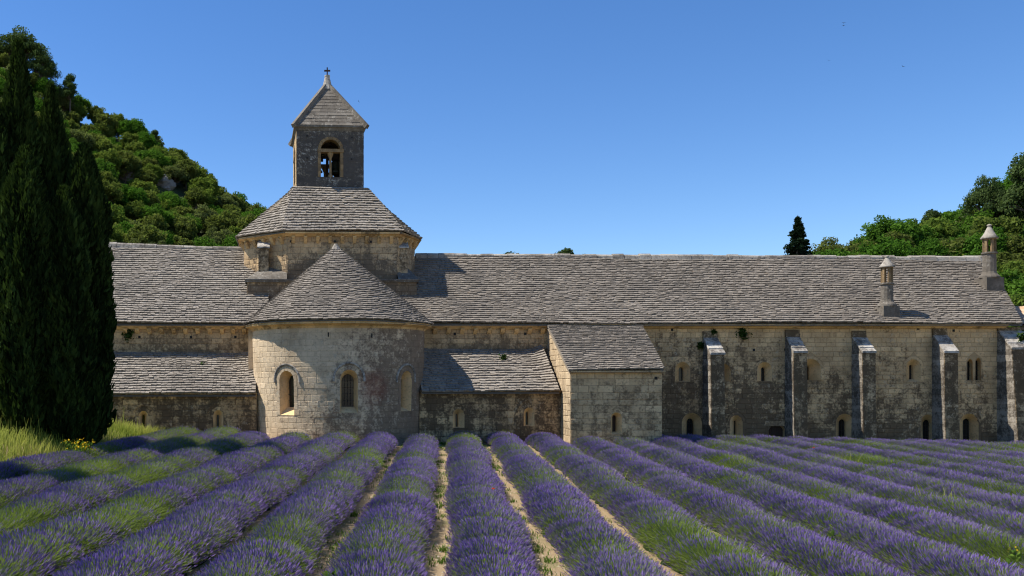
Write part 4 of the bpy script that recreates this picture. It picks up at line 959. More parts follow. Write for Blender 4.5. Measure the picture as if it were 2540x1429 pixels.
def tree_mesh(name, h, wd, nblob, per, leafs, mats, trunk=0.35, shape='round', seed=0, thin=1.0):
    """one mesh: tapered trunk + limbs (slot 0) and a crown of leaf clumps (slot 1), base at origin"""
    g = np.random.default_rng(seed); mb = MB(); th = h*trunk
    mb.tube([(0, 0, -0.4), (0.05*h*0.1, 0, th*0.5), (0.0, 0.02*h, th), (0.03*h, 0, h*0.72)], [h*0.028, h*0.022, h*0.018, h*0.006], 7)
    C, Nn, T, S = [], [], [], []
    for i in range(nblob):
        if shape == 'round':
            d = g.normal(size=3); d[2] = abs(d[2])*0.95-0.35; d /= np.linalg.norm(d); rr = g.random()**0.45
            c = np.array([d[0]*wd*0.40*rr, d[1]*wd*0.40*rr, th+(h-th)*0.46+d[2]*(h-th)*0.42*rr]); r = wd*g.uniform(0.07, 0.15)
        elif shape == 'umbrella':
            a = g.random()*6.283; q = g.random()**0.5; c = np.array([math.cos(a)*q*wd*0.42, math.sin(a)*q*wd*0.42, h*(0.90-0.25*q*q)+g.normal()*h*0.06]); r = wd*g.uniform(0.10, 0.17)
        else:  # loose pine
            z = g.uniform(0.35, 0.95); q = (1-z)**0.6*g.random()**0.5; a = g.random()*6.283; c = np.array([math.cos(a)*q*wd*0.55, math.sin(a)*q*wd*0.55, z*h]); r = wd*g.uniform(0.09, 0.16)
        if i % 3 == 0 or shape != 'round':
            zz = max(th*0.8, c[2]-0.3*h*g.uniform(0.4, 1)); mb.tube([(0.0, 0.0, min(zz, h*0.7)), ((c[0])*0.55, c[1]*0.55, (zz+c[2])/2), tuple(c)], [h*0.011, h*0.007, h*0.003], 5)
        d = g.normal(size=(per, 3)); d /= np.linalg.norm(d, axis=1, keepdims=True); rad = r*(0.55+0.5*g.random(per))
        sq = np.array([1.15, 1.15, 0.8 if shape != 'umbrella' else 0.55])
        C.append(c+d*rad[:, None]*sq); Nn.append(d+np.array([0, 0, 0.25])); T.append(np.clip(g.uniform(0.25, 0.75)+g.normal(size=per)*0.2, 0, 1)); S.append(np.full(per, leafs)*(0.6+0.8*g.random(per)))
    C, Nn, T, S = map(np.concatenate, (C, Nn, T, S)); LV, LF = leaf_quads(C, Nn, S, flat=0.55)
    me0 = mb.mesh(name); tv = np.array(mb.v); nf = len(mb.f)
    fs = [list(f) for f in mb.f]+[[int(a)+len(tv) for a in f] for f in LF]
    me = bpy.data.meshes.new(name); me.from_pydata(np.concatenate([tv, LV]).tolist(), [], fs); me.update()
    me.materials.append(mats[0]); me.materials.append(mats[1])
    me.polygons.foreach_set('material_index', np.array([0]*nf+[1]*len(LF), np.int32))
    at = me.attributes.new('tone', 'FLOAT', 'FACE'); at.data.foreach_set('value', np.concatenate([np.full(nf, 0.5), T]).astype(np.float32))
    bpy.data.meshes.remove(me0); return me

KIND = {}
KIND['oak'] = [tree_mesh('oak', 6.5, 6.2, 85, 95, 0.23, (M['bark'], M['oak']), 0.06, 'round', 100+i) for i in range(3)]
KIND['holm'] = [tree_mesh('holm_oak', 6.0, 6.4, 90, 95, 0.21, (M['bark'], M['holm']), 0.05, 'round', 200+i) for i in range(3)]
KIND['bright'] = [tree_mesh('bright_oak', 7.0, 6.8, 95, 115, 0.20, (M['bark'], M['bright']), 0.06, 'round', 300+i) for i in range(3)]
KIND['pine'] = [tree_mesh('pine', 9.0, 6.0, 40, 160, 0.22, (M['bark'], M['pine']), 0.4, 'loose', 400+i) for i in range(2)]
KIND['umbrella'] = [tree_mesh('umbrella_pine', 10.0, 9.0, 50, 190, 0.22, (M['bark'], M['pine']), 0.5, 'umbrella', 500+i) for i in range(2)]

def ridge_py(px):   # lowest visible line above the abbey
    return float(np.interp(px, [270, 600, 606, 720, 735, 905, 910, 1035, 1036, 2450, 2540], [610, 622, 580, 480, 300, 300, 480, 580, 637, 644, 760]))
def put(me, name, x, y, sc, label, cat, group, rz=None, dz=0.0, scz=1.0):
    o = bpy.data.objects.new(name, me); COL.objects.link(o); o.location = (x, y, hill_h(x, y)-0.3+dz); o.rotation_euler = (0, 0, rng.uniform(0, 6.28) if rz is None else rz); o.scale = (sc, sc, sc*scz)
    return tag(o, label, cat, group)
def where(px, top):
    if px < 1000:
        d = top-np.interp(px, [0, 200, 400, 650], [130, 240, 365, 520])
        a = 'on the skyline' if d < 28 else ('under the skyline' if d < 85 else ('mid slope' if d < 170 else 'low slope'))
        b = 'between the cypress tips' if px < 200 else ('right of the cypresses' if px < 330 else ('above the left roof' if px < 470 else 'next to the lantern'))
    else:
        d = top-np.interp(px, [2030, 2250, 2400, 2540], [625, 575, 515, 430])
        a = 'on the skyline' if d < 25 else ('upper slope' if d < 80 else 'low behind the roof')
        b = 'near the lone conifer' if px < 2150 else ('above the shorter chimney' if px < 2290 else ('left of the taller chimney' if px < 2430 else 'at the right edge'))
    return a+', '+b
def scatter(px0, px1, ya, yb, step, pick, label, cat, group, smin, smax, name):
    pts = []; Y = ya
    while Y < yb:
        x = X(px0, Y)+rng.uniform(0, step)
        while x < X(px1, Y):
            pts.append((x+rng.uniform(-0.35, 0.35)*step, Y+rng.uniform(-0.4, 0.4)*step)); x += step
        Y += step*0.86
    cnt = 0
    for x, Y in pts:
        px = CX+F*x/Y; sc = rng.uniform(smin, smax); top = CY-(hill_h(x, Y)+7.0*sc-CZ)/Y*F
        if px < -70 or px > 2610 or top > ridge_py(px)-4: continue
        if px < 190 and top > np.interp(px, [0, 60, 120, 190], [250, 350, 420, 520]): continue   # wholly behind the cypresses
        if any(abs(px-a) < 26 and 0 < (CY-(hill_h(x, Y)+2-CZ)/Y*F)-b < 60 for a, b in ((308, 432), (410, 452))): continue
        k = pick(x, Y); put(rng.choice(KIND[k]), name[k], x, Y, sc, label[k]+', '+where(px, top), cat, group, scz=rng.uniform(0.9, 1.15)); cnt += 1
    return cnt
nm = {'oak': 'oak_tree', 'holm': 'holm_oak', 'bright': 'oak_tree', 'pine': 'pine_tree'}
lab_l = {'oak': 'green oak in the left wood', 'holm': 'olive green holm oak in the left wood', 'bright': 'bright green oak in the left wood', 'pine': 'dark pine in the dense wood on the left hillside'}
c1 = scatter(-60, 690, 72, 153, 3.35, lambda x, Y: rng.choices(('oak', 'holm', 'bright', 'pine'), (0.46, 0.24, 0.30, 0.0))[0], lab_l, 'tree', 'trees on the left hillside', 0.46, 0.80, nm)
lab_r = {'oak': 'deep green oak in the right wood', 'holm': 'olive green holm oak in the right wood', 'bright': 'bright leafy oak in the right wood', 'pine': 'dark pine in the wood on the right hillside'}
c2 = scatter(1990, 2620, 62, 114, 3.7, lambda x, Y: rng.choices(('oak', 'holm', 'bright', 'pine'), (0.36, 0.24, 0.40, 0.0))[0], lab_r, 'tree', 'trees on the right hillside', 0.62, 1.0, nm)
for px0, px1, ya, yb, lab in ((2625, 3000, 64, 114, 'oak of the right wood beyond the picture edge'), (-330, -75, 90, 152, 'oak of the left wood beyond the picture edge')):
    Y = ya
    while Y < yb:
        x = X(px0, Y)+rng.uniform(0, 4)
        while x < X(px1, Y):
            put(rng.choice(KIND['bright' if px0 > 0 and rng.random() < 0.4 else 'oak']), 'oak_tree', x+rng.uniform(-1.2, 1.2), Y+rng.uniform(-1.5, 1.5), rng.uniform(0.7, 1.0), lab, 'tree', lab.replace('oak', 'oaks')); x += 5.2
        Y += 4.6
print('hill trees', c1, c2)

def named(me, name, px, py_top, Y, h_model, h, label, cat='tree', group=None, rz=None, wide=1.0):
    """a single tree standing so that its top reaches the photo height"""
    x = X(px, Y); zt = Z(py_top, Y); o = bpy.data.objects.new(name, me); COL.objects.link(o); sc = h/h_model
    o.location = (x, Y, zt-h); o.scale = (sc*wide, sc*wide, sc); o.rotation_euler = (0, 0, rng.uniform(0, 6.28) if rz is None else rz); return tag(o, label, cat, group)
named(KIND['umbrella'][0], 'umbrella_pine', 48, 84, 148, 10, 10.5, 'large spreading umbrella pine on the hilltop above the cypresses', wide=0.95)
named(KIND['umbrella'][1], 'umbrella_pine', 104, 138, 147, 10, 8.5, 'flat-topped pine on the skyline just below the large umbrella pine', wide=0.75)
named(KIND['pine'][0], 'pine_tree', 174, 182, 146, 9, 6.5, 'small lone pine against the sky on the left ridge', wide=0.85)
named(KIND['pine'][1], 'pine_tree', 384, 322, 148, 9, 4.2, 'spindly little pine poking up halfway down the left skyline', wide=0.8)
named(KIND['umbrella'][0], 'pine_tree', 2446, 448, 104, 10, 9.0, 'broad dark pine standing out on the right skyline', wide=0.52)
named(KIND['umbrella'][1], 'pine_tree', 2520, 478, 103, 10, 8.0, 'dark pine just right of the broad skyline pine', wide=0.5)
named(KIND['pine'][0], 'pine_tree', 2548, 376, 100, 9, 10.0, 'tall pine cut by the right edge of the picture', wide=0.8)
named(KIND['pine'][1], 'pine_tree', 2312, 520, 108, 9, 6.0, 'spiky young pine on the right skyline', wide=0.8)
named(KIND['pine'][0], 'pine_tree', 2160, 580, 108, 9, 6.0, 'dark round pine low on the right skyline above the roof ridge', wide=1.0)
for i, (px, py) in enumerate(((1235, 629), (1268, 625), (1340, 629), (1402, 617), (1452, 624), (1525, 627))):
    named(KIND['pine' if i in (1, 3) else 'oak'][i % 2], 'treetop', px, py, 136, 9 if i in (1, 3) else 6.5, 7.5, ('low ragged treetop peeping over the roof ridge, leftmost of six', 'small dark pine top over the ridge, second from the left', 'faint leafy treetop over the ridge between two dark pines', 'roundest dark pine top showing over the middle of the ridge', 'thin leafy treetop right of the round pine top', 'tiny lone treetop over the ridge, rightmost of six')[i], 'tree', 'treetops beyond the roof ridge')

# conifer beside the right hill: whorls of drooping boughs
def fir_mesh(h=11.0, seed=5):
    g = np.random.default_rng(seed); mb = MB(); mb.tube([(0, 0, -0.5), (0.05, 0, h*0.5), (0, 0, h)], [0.2, 0.12, 0.02], 7)
    C, Nn, T = [], [], []
    z = h*0.12
    while z < h*0.985:
        f = (1-z/h); L = 3.3*f**1.15*g.uniform(0.75, 1.25)+0.06; k = 7
        for j in range(k):
            a = g.random()*6.283; l = L*g.uniform(0.65, 1.15); m = int(30+l*42)
            t = g.random(m)**0.8; q = l*t; C.append(np.stack([np.cos(a)*q+g.normal(size=m)*0.13*(0.15+f), np.sin(a)*q+g.normal(size=m)*0.13*(0.15+f), z+0.16*q-0.10*q*q/max(l, 0.3)+g.normal(size=m)*0.07], 1))
            Nn.append(np.tile([math.cos(a)*0.3, math.sin(a)*0.3, 1], (m, 1))); T.append(np.clip(0.2+0.55*t+g.normal(size=m)*0.15, 0, 1))
            mb.tube([(0, 0, z), (math.cos(a)*l*0.8, math.sin(a)*l*0.8, z+0.05*l)], [0.03, 0.01], 4)
        z += h*0.028
    C, Nn, T = map(np.concatenate, (C, Nn, T)); LV, LF = leaf_quads(C, Nn, 0.17, 1.9, 0.4); tv = np.array(mb.v); nf = len(mb.f)
    me = bpy.data.meshes.new('fir'); me.from_pydata(np.concatenate([tv, LV]).tolist(), [], [list(f) for f in mb.f]+(LF+len(tv)).tolist()); me.update(); me.materials.append(M['bark']); me.materials.append(M['fir'])
    me.polygons.foreach_set('material_index', np.array([0]*nf+[1]*len(LF), np.int32)); at = me.attributes.new('tone', 'FLOAT', 'FACE'); at.data.foreach_set('value', np.concatenate([np.full(nf, 0.5), T]).astype(np.float32)); return me
named(fir_mesh(), 'fir_tree', 1979, 533, 70, 11, 9.0, 'dark pointed conifer standing alone behind the roof ridge', wide=1.22)

# rocks on the left hill
def on_hill(px, py):
    Y = 62.0
    while Y < 150 and hill_h(X(px, Y), Y) < Z(py, Y): Y += 0.5
    return Y
def rock(px, py, sx, sz, label, seed):
    g = random.Random(seed); Y = on_hill(px, py)-2.2; mb = MB(); k = 11
    for (ox, oz, s) in ((0, 0, 1.0), (0.75, -0.35, 0.7), (-0.8, -0.2, 0.6), (0.3, -0.9, 0.8)):
        loops = []; ph = g.random()*6
        for j in range(7):
            t = j/6; r = s*(0.25+0.9*math.sin(math.pi*min(0.97, 0.12+0.8*t)))*g.uniform(0.85, 1.1); loops.append([Vector((ox*sx+math.cos(2*math.pi*i/k)*sx*r*g.uniform(0.72, 1.2), math.sin(2*math.pi*i/k)*sx*0.8*r*g.uniform(0.72, 1.2), oz*sz*0.5+(t-0.5)*sz*s*g.uniform(0.9, 1.1))) for i in range(k)])
        mb.rings(loops)
    o = link('rock_outcrop', mb.mesh('rock_outcrop'), M['rock']); o.location = W(px, py, Y); tag(o, label, 'rock', 'rocks on the left hillside')
rock(308, 432, 1.3, 1.5, 'dark grey rock ledge among trees, left of two on the hillside', 1)
rock(410, 452, 1.0, 2.2, 'pale grey rock pillar among trees, right of two on the hillside', 2)
ROCKS = [(308, 432), (410, 452)]

# cypresses
def cypress(px, ytop, Y, hw, seed, label, n_=17000, full=True):
    g = np.random.default_rng(seed); x = X(px, Y); zg = gz(x, Y); h = Z(ytop, Y)-zg; rw = hw/F*Y
    root = empty('cypress_tree', (x, Y, zg), label, 'tree', 'cypresses beside the field')
    mb = MB(); mb.tube([(0, 0, -0.2), (0, 0, h*0.4), (0.05, 0, h*0.85)], [0.2, 0.13, 0.03], 8); o = link('trunk', mb.mesh('trunk'), M['bark']); o.parent = root
    prof = lambda z: np.clip(np.interp(z, [0.0, 0.035, 0.10, 0.3, 0.6, 0.75, 0.85, 0.93, 0.97, 1.0], [0.35, 0.62, 0.9, 1.0, 1.0 if full else 0.9, 0.92 if full else 0.66, 0.74 if full else 0.43, 0.42 if full else 0.24, 0.22 if full else 0.14, 0.03]), 0.02, 1)
    ph = g.random(12)*6.283
    def lob(a, z): return 1+0.13*np.sin(3*a+ph[0]+6*z)+0.10*np.sin(5*a+ph[1]-11*z)+0.08*np.sin(9*a+ph[2]+23*z)+0.08*np.sin(2*a+ph[3]+37*z)+0.05*np.sin(13*a+ph[4]-60*z)
    # opaque heart
    cb = MB(); loops = []
    for z in np.linspace(0.03, 0.97, 26): loops.append([(float(rw*0.74*prof(z)*lob(a, z)*math.cos(a)), float(rw*0.74*prof(z)*lob(a, z)*math.sin(a)), float(z*h)) for a in np.linspace(0, 2*math.pi, 18, endpoint=False)])
    cb.rings(loops, 0.1)
    z = g.random(n_)**0.92; a = g.random(n_)*6.283; r = rw*prof(z)*lob(a, z)*(0.80+0.24*g.random(n_))
    out = g.random(n_) < 0.10; r = np.where(out, r*(1+0.14*g.random(n_)), r)
    C = np.stack([r*np.cos(a), r*np.sin(a), z*h], 1)
    up = np.stack([np.cos(a)*0.35, np.sin(a)*0.35, np.full(n_, 1.0)], 1)+g.normal(size=(n_, 3))*0.28; up /= np.linalg.norm(up, axis=1, keepdims=True)
    sd = np.cross(up, g.normal(size=(n_, 3))); sd /= np.linalg.norm(sd, axis=1, keepdims=True); s = (0.08+0.13*g.random(n_))[:, None]
    V4 = np.empty((n_, 4, 3)); V4[:, 0] = C-up*s*0.8; V4[:, 1] = C+sd*s*0.38; V4[:, 2] = C+up*s*1.3; V4[:, 3] = C-sd*s*0.38
    T = np.clip(0.35+0.25*np.sin(3*a+ph[5]+9*z)+g.normal(size=n_)*0.25, 0, 1)
    hv = np.array(cb.v); nf = len(cb.f); me = bpy.data.meshes.new('crown'); me.from_pydata(np.concatenate([hv, V4.reshape(-1, 3)]).tolist(), [], [list(f) for f in cb.f]+(np.arange(4*n_).reshape(n_, 4)+len(hv)).tolist()); me.update()
    at = me.attributes.new('tone', 'FLOAT', 'FACE'); at.data.foreach_set('value', np.concatenate([np.full(nf, 0.0), T]).astype(np.float32))
    o = link('crown', me, M['cypress']); o.parent = root
cypress(46, 108, 33.5, 66, 1, 'tallest dark cypress, its tip highest at the left edge', 20000, False)
cypress(126, 216, 34.4, 70, 2, 'second tallest dark cypress, right of the tallest one', 18000, False)
cypress(208, 366, 33.4, 61, 3, 'dark cypress nearest the church, right end of the clump')
cypress(62, 372, 31.8, 62, 4, 'shorter dark cypress in front of the tallest one')
cypress(160, 470, 32.3, 60, 5, 'short dark cypress in front, middle of the clump')
cypress(-18, 250, 33.0, 66, 6, 'dark cypress cut by the left edge of the picture')
cypress(228, 520, 34.6, 42, 7, 'slim dark cypress just behind the one nearest the church', 12000)
cypress(-240, 380, 24.0, 90, 8, 'cypress outside the left edge whose shadow crosses the near rows', 9000)

# ------------------------------------------------------------------ lavender
def lav_mat(name, a, b, tr, dry=None):
    n = NT(name); r = n.rnd(); t = n.attr('tone'); c = n.mix(t, a, b)
    c = n.mix(n.ramp(n.noise(0.55, 3, 0.6), 0.42, 0.66), c, dry) if dry else c
    c = n.mix(1.0, c, n.mix(r, (0.86, 0.86, 0.88), (1.24, 1.22, 1.18)), 'MULTIPLY')
    return n.leaf(c, tr, c)
M['spike'] = lav_mat('lavender_spike', (0.125, 0.078, 0.265), (0.30, 0.205, 0.48), 0.3, (0.235, 0.175, 0.35))
M['stem'] = lav_mat('lavender_stem', (0.075, 0.115, 0.022), (0.25, 0.32, 0.07), 0.4, (0.18, 0.24, 0.055))
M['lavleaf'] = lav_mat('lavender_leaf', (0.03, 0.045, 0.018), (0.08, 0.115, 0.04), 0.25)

def lav_plant(name, seed, stems=270, bloom=0.9):
    """one plant: stems fanning out from the crown, each with a flower spike; unit: half width 0.74, height 0.66"""
    g = np.random.default_rng(seed); V, Fq, MI, T = [], [], [], []
    def quad(p, mi, t): 
        b = len(V); V.extend(p); Fq.append([b, b+1, b+2, b+3]); MI.append(mi); T.append(t)
    for i in range(stems):
        ph = g.random()*6.283; th = math.acos(1-g.random()*0.93)*0.97
        d = np.array([math.sin(th)*math.cos(ph), math.sin(th)*math.sin(ph), math.cos(th)])
        L = g.uniform(0.93, 1.04); tip = np.array([d[0]*0.77, d[1]*0.74, 0.08+d[2]**0.72*0.60])*L; tip[2] = max(tip[2], 0.05)
        base = np.array([d[0]*0.16, d[1]*0.16, 0.05+0.1*d[2]])+g.normal(size=3)*0.02; mid = base+(tip-base)*0.52+np.array([0, 0, 0.035])
        ax = tip-mid; ax[2] += 0.16; ax /= np.linalg.norm(ax); sd = np.cross(ax, g.normal(size=3)); sd /= np.linalg.norm(sd); s2 = np.cross(ax, sd); t = float(np.clip(g.normal(0.5, 0.28), 0, 1))
        fl = g.random() < bloom; sl = g.uniform(0.038, 0.068) if fl else 0.0; w = 0.0035; neck = tip-ax*sl
        quad([tuple(mid-sd*w), tuple(mid+sd*w), tuple(neck+sd*w*0.8), tuple(neck-sd*w*0.8)], 1, t)
        m0 = base+(mid-base)*0.25
        if i % 2 == 0: quad([tuple(m0-s2*0.006), tuple(m0+s2*0.006), tuple(mid+s2*0.004), tuple(mid-s2*0.004)], 2, t)
        if fl:
            r = g.uniform(0.0046, 0.0068); a0, a1, a2 = neck, neck+ax*sl*0.45, tip+ax*0.012
            R0 = [a0+(sd*math.cos(q)+s2*math.sin(q))*r*0.55 for q in (0, 2.1, 4.2)]; R1 = [a1+(sd*math.cos(q)+s2*math.sin(q))*r for q in (0, 2.1, 4.2)]; R2 = [a2+(sd*math.cos(q)+s2*math.sin(q))*r*0.3 for q in (0, 2.1, 4.2)]
            for A, B in ((R0, R1), (R1, R2)):
                for q in range(3): quad([tuple(A[q]), tuple(A[(q+1) % 3]), tuple(B[(q+1) % 3]), tuple(B[q])], 0, t)
        else:
            e = tip+ax*0.02; quad([tuple(neck-s2*0.006), tuple(neck+s2*0.006), tuple(e+s2*0.002), tuple(e-s2*0.002)], 1, min(1, t+0.2))
    me = bpy.data.meshes.new(name); me.from_pydata([tuple(map(float, p)) for p in V], [], Fq); me.update()
    for k in ('spike', 'stem', 'lavleaf'): me.materials.append(M[k])
    me.polygons.foreach_set('material_index', np.array(MI, np.int32)); at = me.attributes.new('tone', 'FLOAT', 'FACE'); at.data.foreach_set('value', T)
    return bpy.data.objects.new(name, me)      # kept out of the scene; only its mesh is used by the rows
VAR = [lav_plant('lavender_plant', 10+i, 820, 0.86) for i in range(4)]+[lav_plant('lavender_plant', 30+i, 680, 0.5) for i in range(2)]+[lav_plant('lavender_plant', 50+i, 600, 0.10) for i in range(2)]

ng = bpy.data.node_groups.new('lavender_plants', 'GeometryNodeTree')
ng.interface.new_socket('Geometry', in_out='INPUT', socket_type='NodeSocketGeometry'); ng.interface.new_socket('Geometry', in_out='OUTPUT', socket_type='NodeSocketGeometry')
gi, go_ = ng.nodes.new('NodeGroupInput'), ng.nodes.new('NodeGroupOutput'); jn = ng.nodes.new('GeometryNodeJoinGeometry')
def nattr(nm_, typ):
    a = ng.nodes.new('GeometryNodeInputNamedAttribute'); a.data_type = typ; a.inputs['Name'].default_value = nm_; return [o for o in a.outputs if o.enabled and o.name == 'Attribute'][0]
av, ar, asc = nattr('variant', 'INT'), nattr('turn', 'FLOAT_VECTOR'), nattr('size', 'FLOAT_VECTOR')
for i, ob in enumerate(VAR):
    oi = ng.nodes.new('GeometryNodeObjectInfo'); oi.inputs['Object'].default_value = ob
    cp = ng.nodes.new('FunctionNodeCompare'); cp.data_type = 'INT'; cp.operation = 'EQUAL'; ii = [s for s in cp.inputs if s.enabled]; ng.links.new(av, ii[0]); ii[1].default_value = i
    ip = ng.nodes.new('GeometryNodeInstanceOnPoints'); ng.links.new(gi.outputs[0], ip.inputs['Points']); ng.links.new(cp.outputs[0], ip.inputs['Selection']); ng.links.new(oi.outputs['Geometry'], ip.inputs['Instance'])
    ng.links.new(ar, ip.inputs['Rotation']); ng.links.new(asc, ip.inputs['Scale']); ng.links.new(ip.outputs[0], jn.inputs[0])
ng.links.new(jn.outputs[0], go_.inputs[0])

SL = 0.163; ROW0, STEP = -0.166+0.935, 1.87     # x = ROW0 + k*STEP + SL*y
row_ang = -math.atan(SL)
def vnoise(x, y, s): 
    return math.sin(x*1.7*s+1.3*math.sin(y*0.9*s))+math.sin(y*1.3*s+2.0+1.1*math.sin(x*0.8*s))
ordn = ['first', 'second', 'third', 'fourth', 'fifth', 'sixth', 'seventh', 'eighth', 'ninth', 'tenth', 'eleventh', 'twelfth', 'thirteenth', 'fourteenth', 'fifteenth', 'sixteenth', 'seventeenth', 'eighteenth', 'nineteenth', 'twentieth']
nplants = 0
for k in range(-7, 20):
    xc = lambda y: ROW0+k*STEP+SL*y+0.05*math.sin(y*0.8+k*1.7)
    # far end by what stands behind
    pxe = CX+F*xc(41)/41
    yend = 42.0 if pxe < 640 else (40.0 if pxe < 1060 else (42.1 if pxe < 1395 else (40.4 if pxe < 1650 else 44.9)))
    P, VR, RT, SZ = [], [], [], []; y = 7.5
    while y < yend:
        x = xc(y); px = CX+F*x/y
        if -260 < px < 3300:
            gap = vnoise(x*0.6, y*0.6, 1.0)+0.5*vnoise(x, y, 2.3)
            right = max(0, k-3)*0.12+max(0, -k-2)*0.32
            rr = rng.random(); g_ = 1 if gap > 1.7-right or rr < 0.03+0.03*right else 0
            v = rng.choice((6, 7)) if (g_ and rng.random() < 0.55) else (rng.choice((4, 5)) if gap > 0.95-right or rr < 0.12 else rng.randrange(4))
            s = rng.uniform(0.95, 1.05)*(1.0+0.03*vnoise(x, y, 0.7)); hs = s*rng.uniform(0.96, 1.04)
            P.append((x+rng.uniform(-0.05, 0.05), y, gz(x, y)-0.02)); VR.append(v); RT.append((0, 0, row_ang+rng.choice((0, math.pi))+rng.uniform(-0.25, 0.25))); SZ.append((s*(1.08 if k < -2 else (1.0 if k < 4 else 1.1)), s*rng.uniform(0.95, 1.15), hs*(1.0 if v < 6 else 0.93)))
        y += rng.uniform(0.31, 0.40) if y < 26 else rng.uniform(0.36, 0.46)
    if len(P) < 3: continue
    nplants += len(P)
    side = ('lavender row, %s to the left of the pale path up the middle of the field' % ordn[-k-1]) if k < 0 else ('lavender row, %s to the right of the pale path up the middle of the field' % ordn[k])
    root = empty('lavender_row', (P[0][0], P[0][1], gz(P[0][0], P[0][1])), side, 'lavender', 'rows of lavender'); inv = Matrix.Translation(root.location).inverted()
    # leafy body of the hedge
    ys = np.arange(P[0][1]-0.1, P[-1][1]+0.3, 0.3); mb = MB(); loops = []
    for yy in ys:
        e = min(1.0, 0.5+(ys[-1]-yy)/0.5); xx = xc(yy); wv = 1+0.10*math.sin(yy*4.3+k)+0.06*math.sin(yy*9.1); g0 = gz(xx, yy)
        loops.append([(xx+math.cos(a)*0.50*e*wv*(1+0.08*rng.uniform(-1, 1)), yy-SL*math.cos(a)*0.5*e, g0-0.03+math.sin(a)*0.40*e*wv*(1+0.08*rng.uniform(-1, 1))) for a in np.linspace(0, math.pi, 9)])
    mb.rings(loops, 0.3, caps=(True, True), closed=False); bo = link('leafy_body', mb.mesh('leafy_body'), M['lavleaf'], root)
    me = bpy.data.meshes.new('flower_stems'); me.from_pydata(P, [], [])
    a = me.attributes.new('variant', 'INT', 'POINT'); a.data.foreach_set('value', VR)
    a = me.attributes.new('turn', 'FLOAT_VECTOR', 'POINT'); a.data.foreach_set('vector', np.array(RT, np.float32).ravel())
    a = me.attributes.new('size', 'FLOAT_VECTOR', 'POINT'); a.data.foreach_set('vector', np.array(SZ, np.float32).ravel())
    fo_ = link('flower_stems', me, None, root); fo_['kind'] = 'stuff'; md = fo_.modifiers.new('plants', 'NODES'); md.node_group = ng
print('lavender plants', nplants)

# ------------------------------------------------------------------ grasses, weeds, flowers, birds
n = NT('dry_grass'); M['grass'] = n.leaf(n.mix(n.attr('tone'), (0.15, 0.24, 0.025), (0.46, 0.46, 0.10)), 0.35)
n = NT('green_weed'); M['weed'] = n.leaf(n.mix(n.attr('tone'), (0.05, 0.11, 0.015), (0.15, 0.23, 0.035)), 0.35)
n = NT('yellow_petal'); M['yellow'] = n.leaf(n.mix(n.attr('tone'), (0.42, 0.26, 0.012), (0.62, 0.44, 0.03)), 0.3)
n = NT('poppy_petal'); M['poppy'] = n.leaf(n.mix(n.attr('tone'), (0.55, 0.04, 0.02), (0.7, 0.07, 0.03)), 0.3)
def blades(pts, hmin, hmax, wid, lean=0.35, tones=None):
    k = len(pts); B = np.array([(x, y, gz(x, y)-0.01) for x, y in pts]); h = nrg.uniform(hmin, hmax, k); a = nrg.random(k)*6.283; l = h*lean*nrg.random(k)
    tip = B+np.stack([np.cos(a)*l, np.sin(a)*l, h], 1); mid = B+np.stack([np.cos(a)*l*0.3, np.sin(a)*l*0.3, h*0.6], 1); s = np.stack([np.cos(a+1.57), np.sin(a+1.57), np.zeros(k)], 1)*wid
    V = np.stack([B-s, B+s, mid+s*0.8, mid-s*0.8, tip+s*0.25, tip-s*0.25], 1).reshape(-1, 3); i = np.arange(k)*6
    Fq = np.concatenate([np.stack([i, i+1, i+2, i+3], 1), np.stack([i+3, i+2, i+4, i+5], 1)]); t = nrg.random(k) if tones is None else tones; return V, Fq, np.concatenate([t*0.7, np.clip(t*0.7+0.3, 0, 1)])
pts = []; tn = []
while len(pts) < 26000:
    y = rng.uniform(26, 43); x = rng.uniform(-17, -5.5); e = x-SL*y
    if e > -13.1+0.4*math.sin(y*1.3): continue
    if vnoise(x, y, 1.4) < -1.2 and rng.random() < 0.6: continue
    pts.append((x, y)); tn.append(min(1, max(0, 0.5+0.25*vnoise(x, y, 0.8)+rng.gauss(0, 0.15))))
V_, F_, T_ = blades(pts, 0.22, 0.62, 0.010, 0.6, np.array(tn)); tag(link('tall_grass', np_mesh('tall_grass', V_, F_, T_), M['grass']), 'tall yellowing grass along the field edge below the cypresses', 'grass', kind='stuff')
pts = []; tn = []
while len(pts) < 420:
    y = rng.uniform(27, 42); x = rng.uniform(-16, -7.5)
    if x-SL*y > -14.2: continue
    pts.append((x, y)); tn.append(rng.uniform(0.75, 1))
V_, F_, T_ = blades(pts, 0.8, 1.25, 0.011, 0.35, np.array(tn)); tag(link('oat_grass', np_mesh('oat_grass', V_, F_, T_), M['grass']), 'pale seed heads standing above the grass by the cypresses', 'grass', kind='stuff')
# weeds along the paths between the rows
pts = []
for k in range(-9, 17):
    for _ in range(80 if -4 < k < 9 else 40):
        y = rng.uniform(9, 44); xg = ROW0+(k-0.5)*STEP+SL*y; r = rng.uniform(0.06, 0.2); q = rng.gauss(0, 0.13)
        if CX+F*xg/y < -100 or CX+F*xg/y > 2650: continue
        for __ in range(rng.randrange(14, 40)): pts.append((xg+q+rng.gauss(0, r*0.6), y+rng.gauss(0, r)))
V_, F_, T_ = blades(pts, 0.03, 0.13, 0.008, 1.2); tag(link('path_weeds', np_mesh('path_weeds', V_, F_, T_), M['weed']), 'small green weeds scattered along the paths between the lavender rows', 'weeds', kind='stuff')
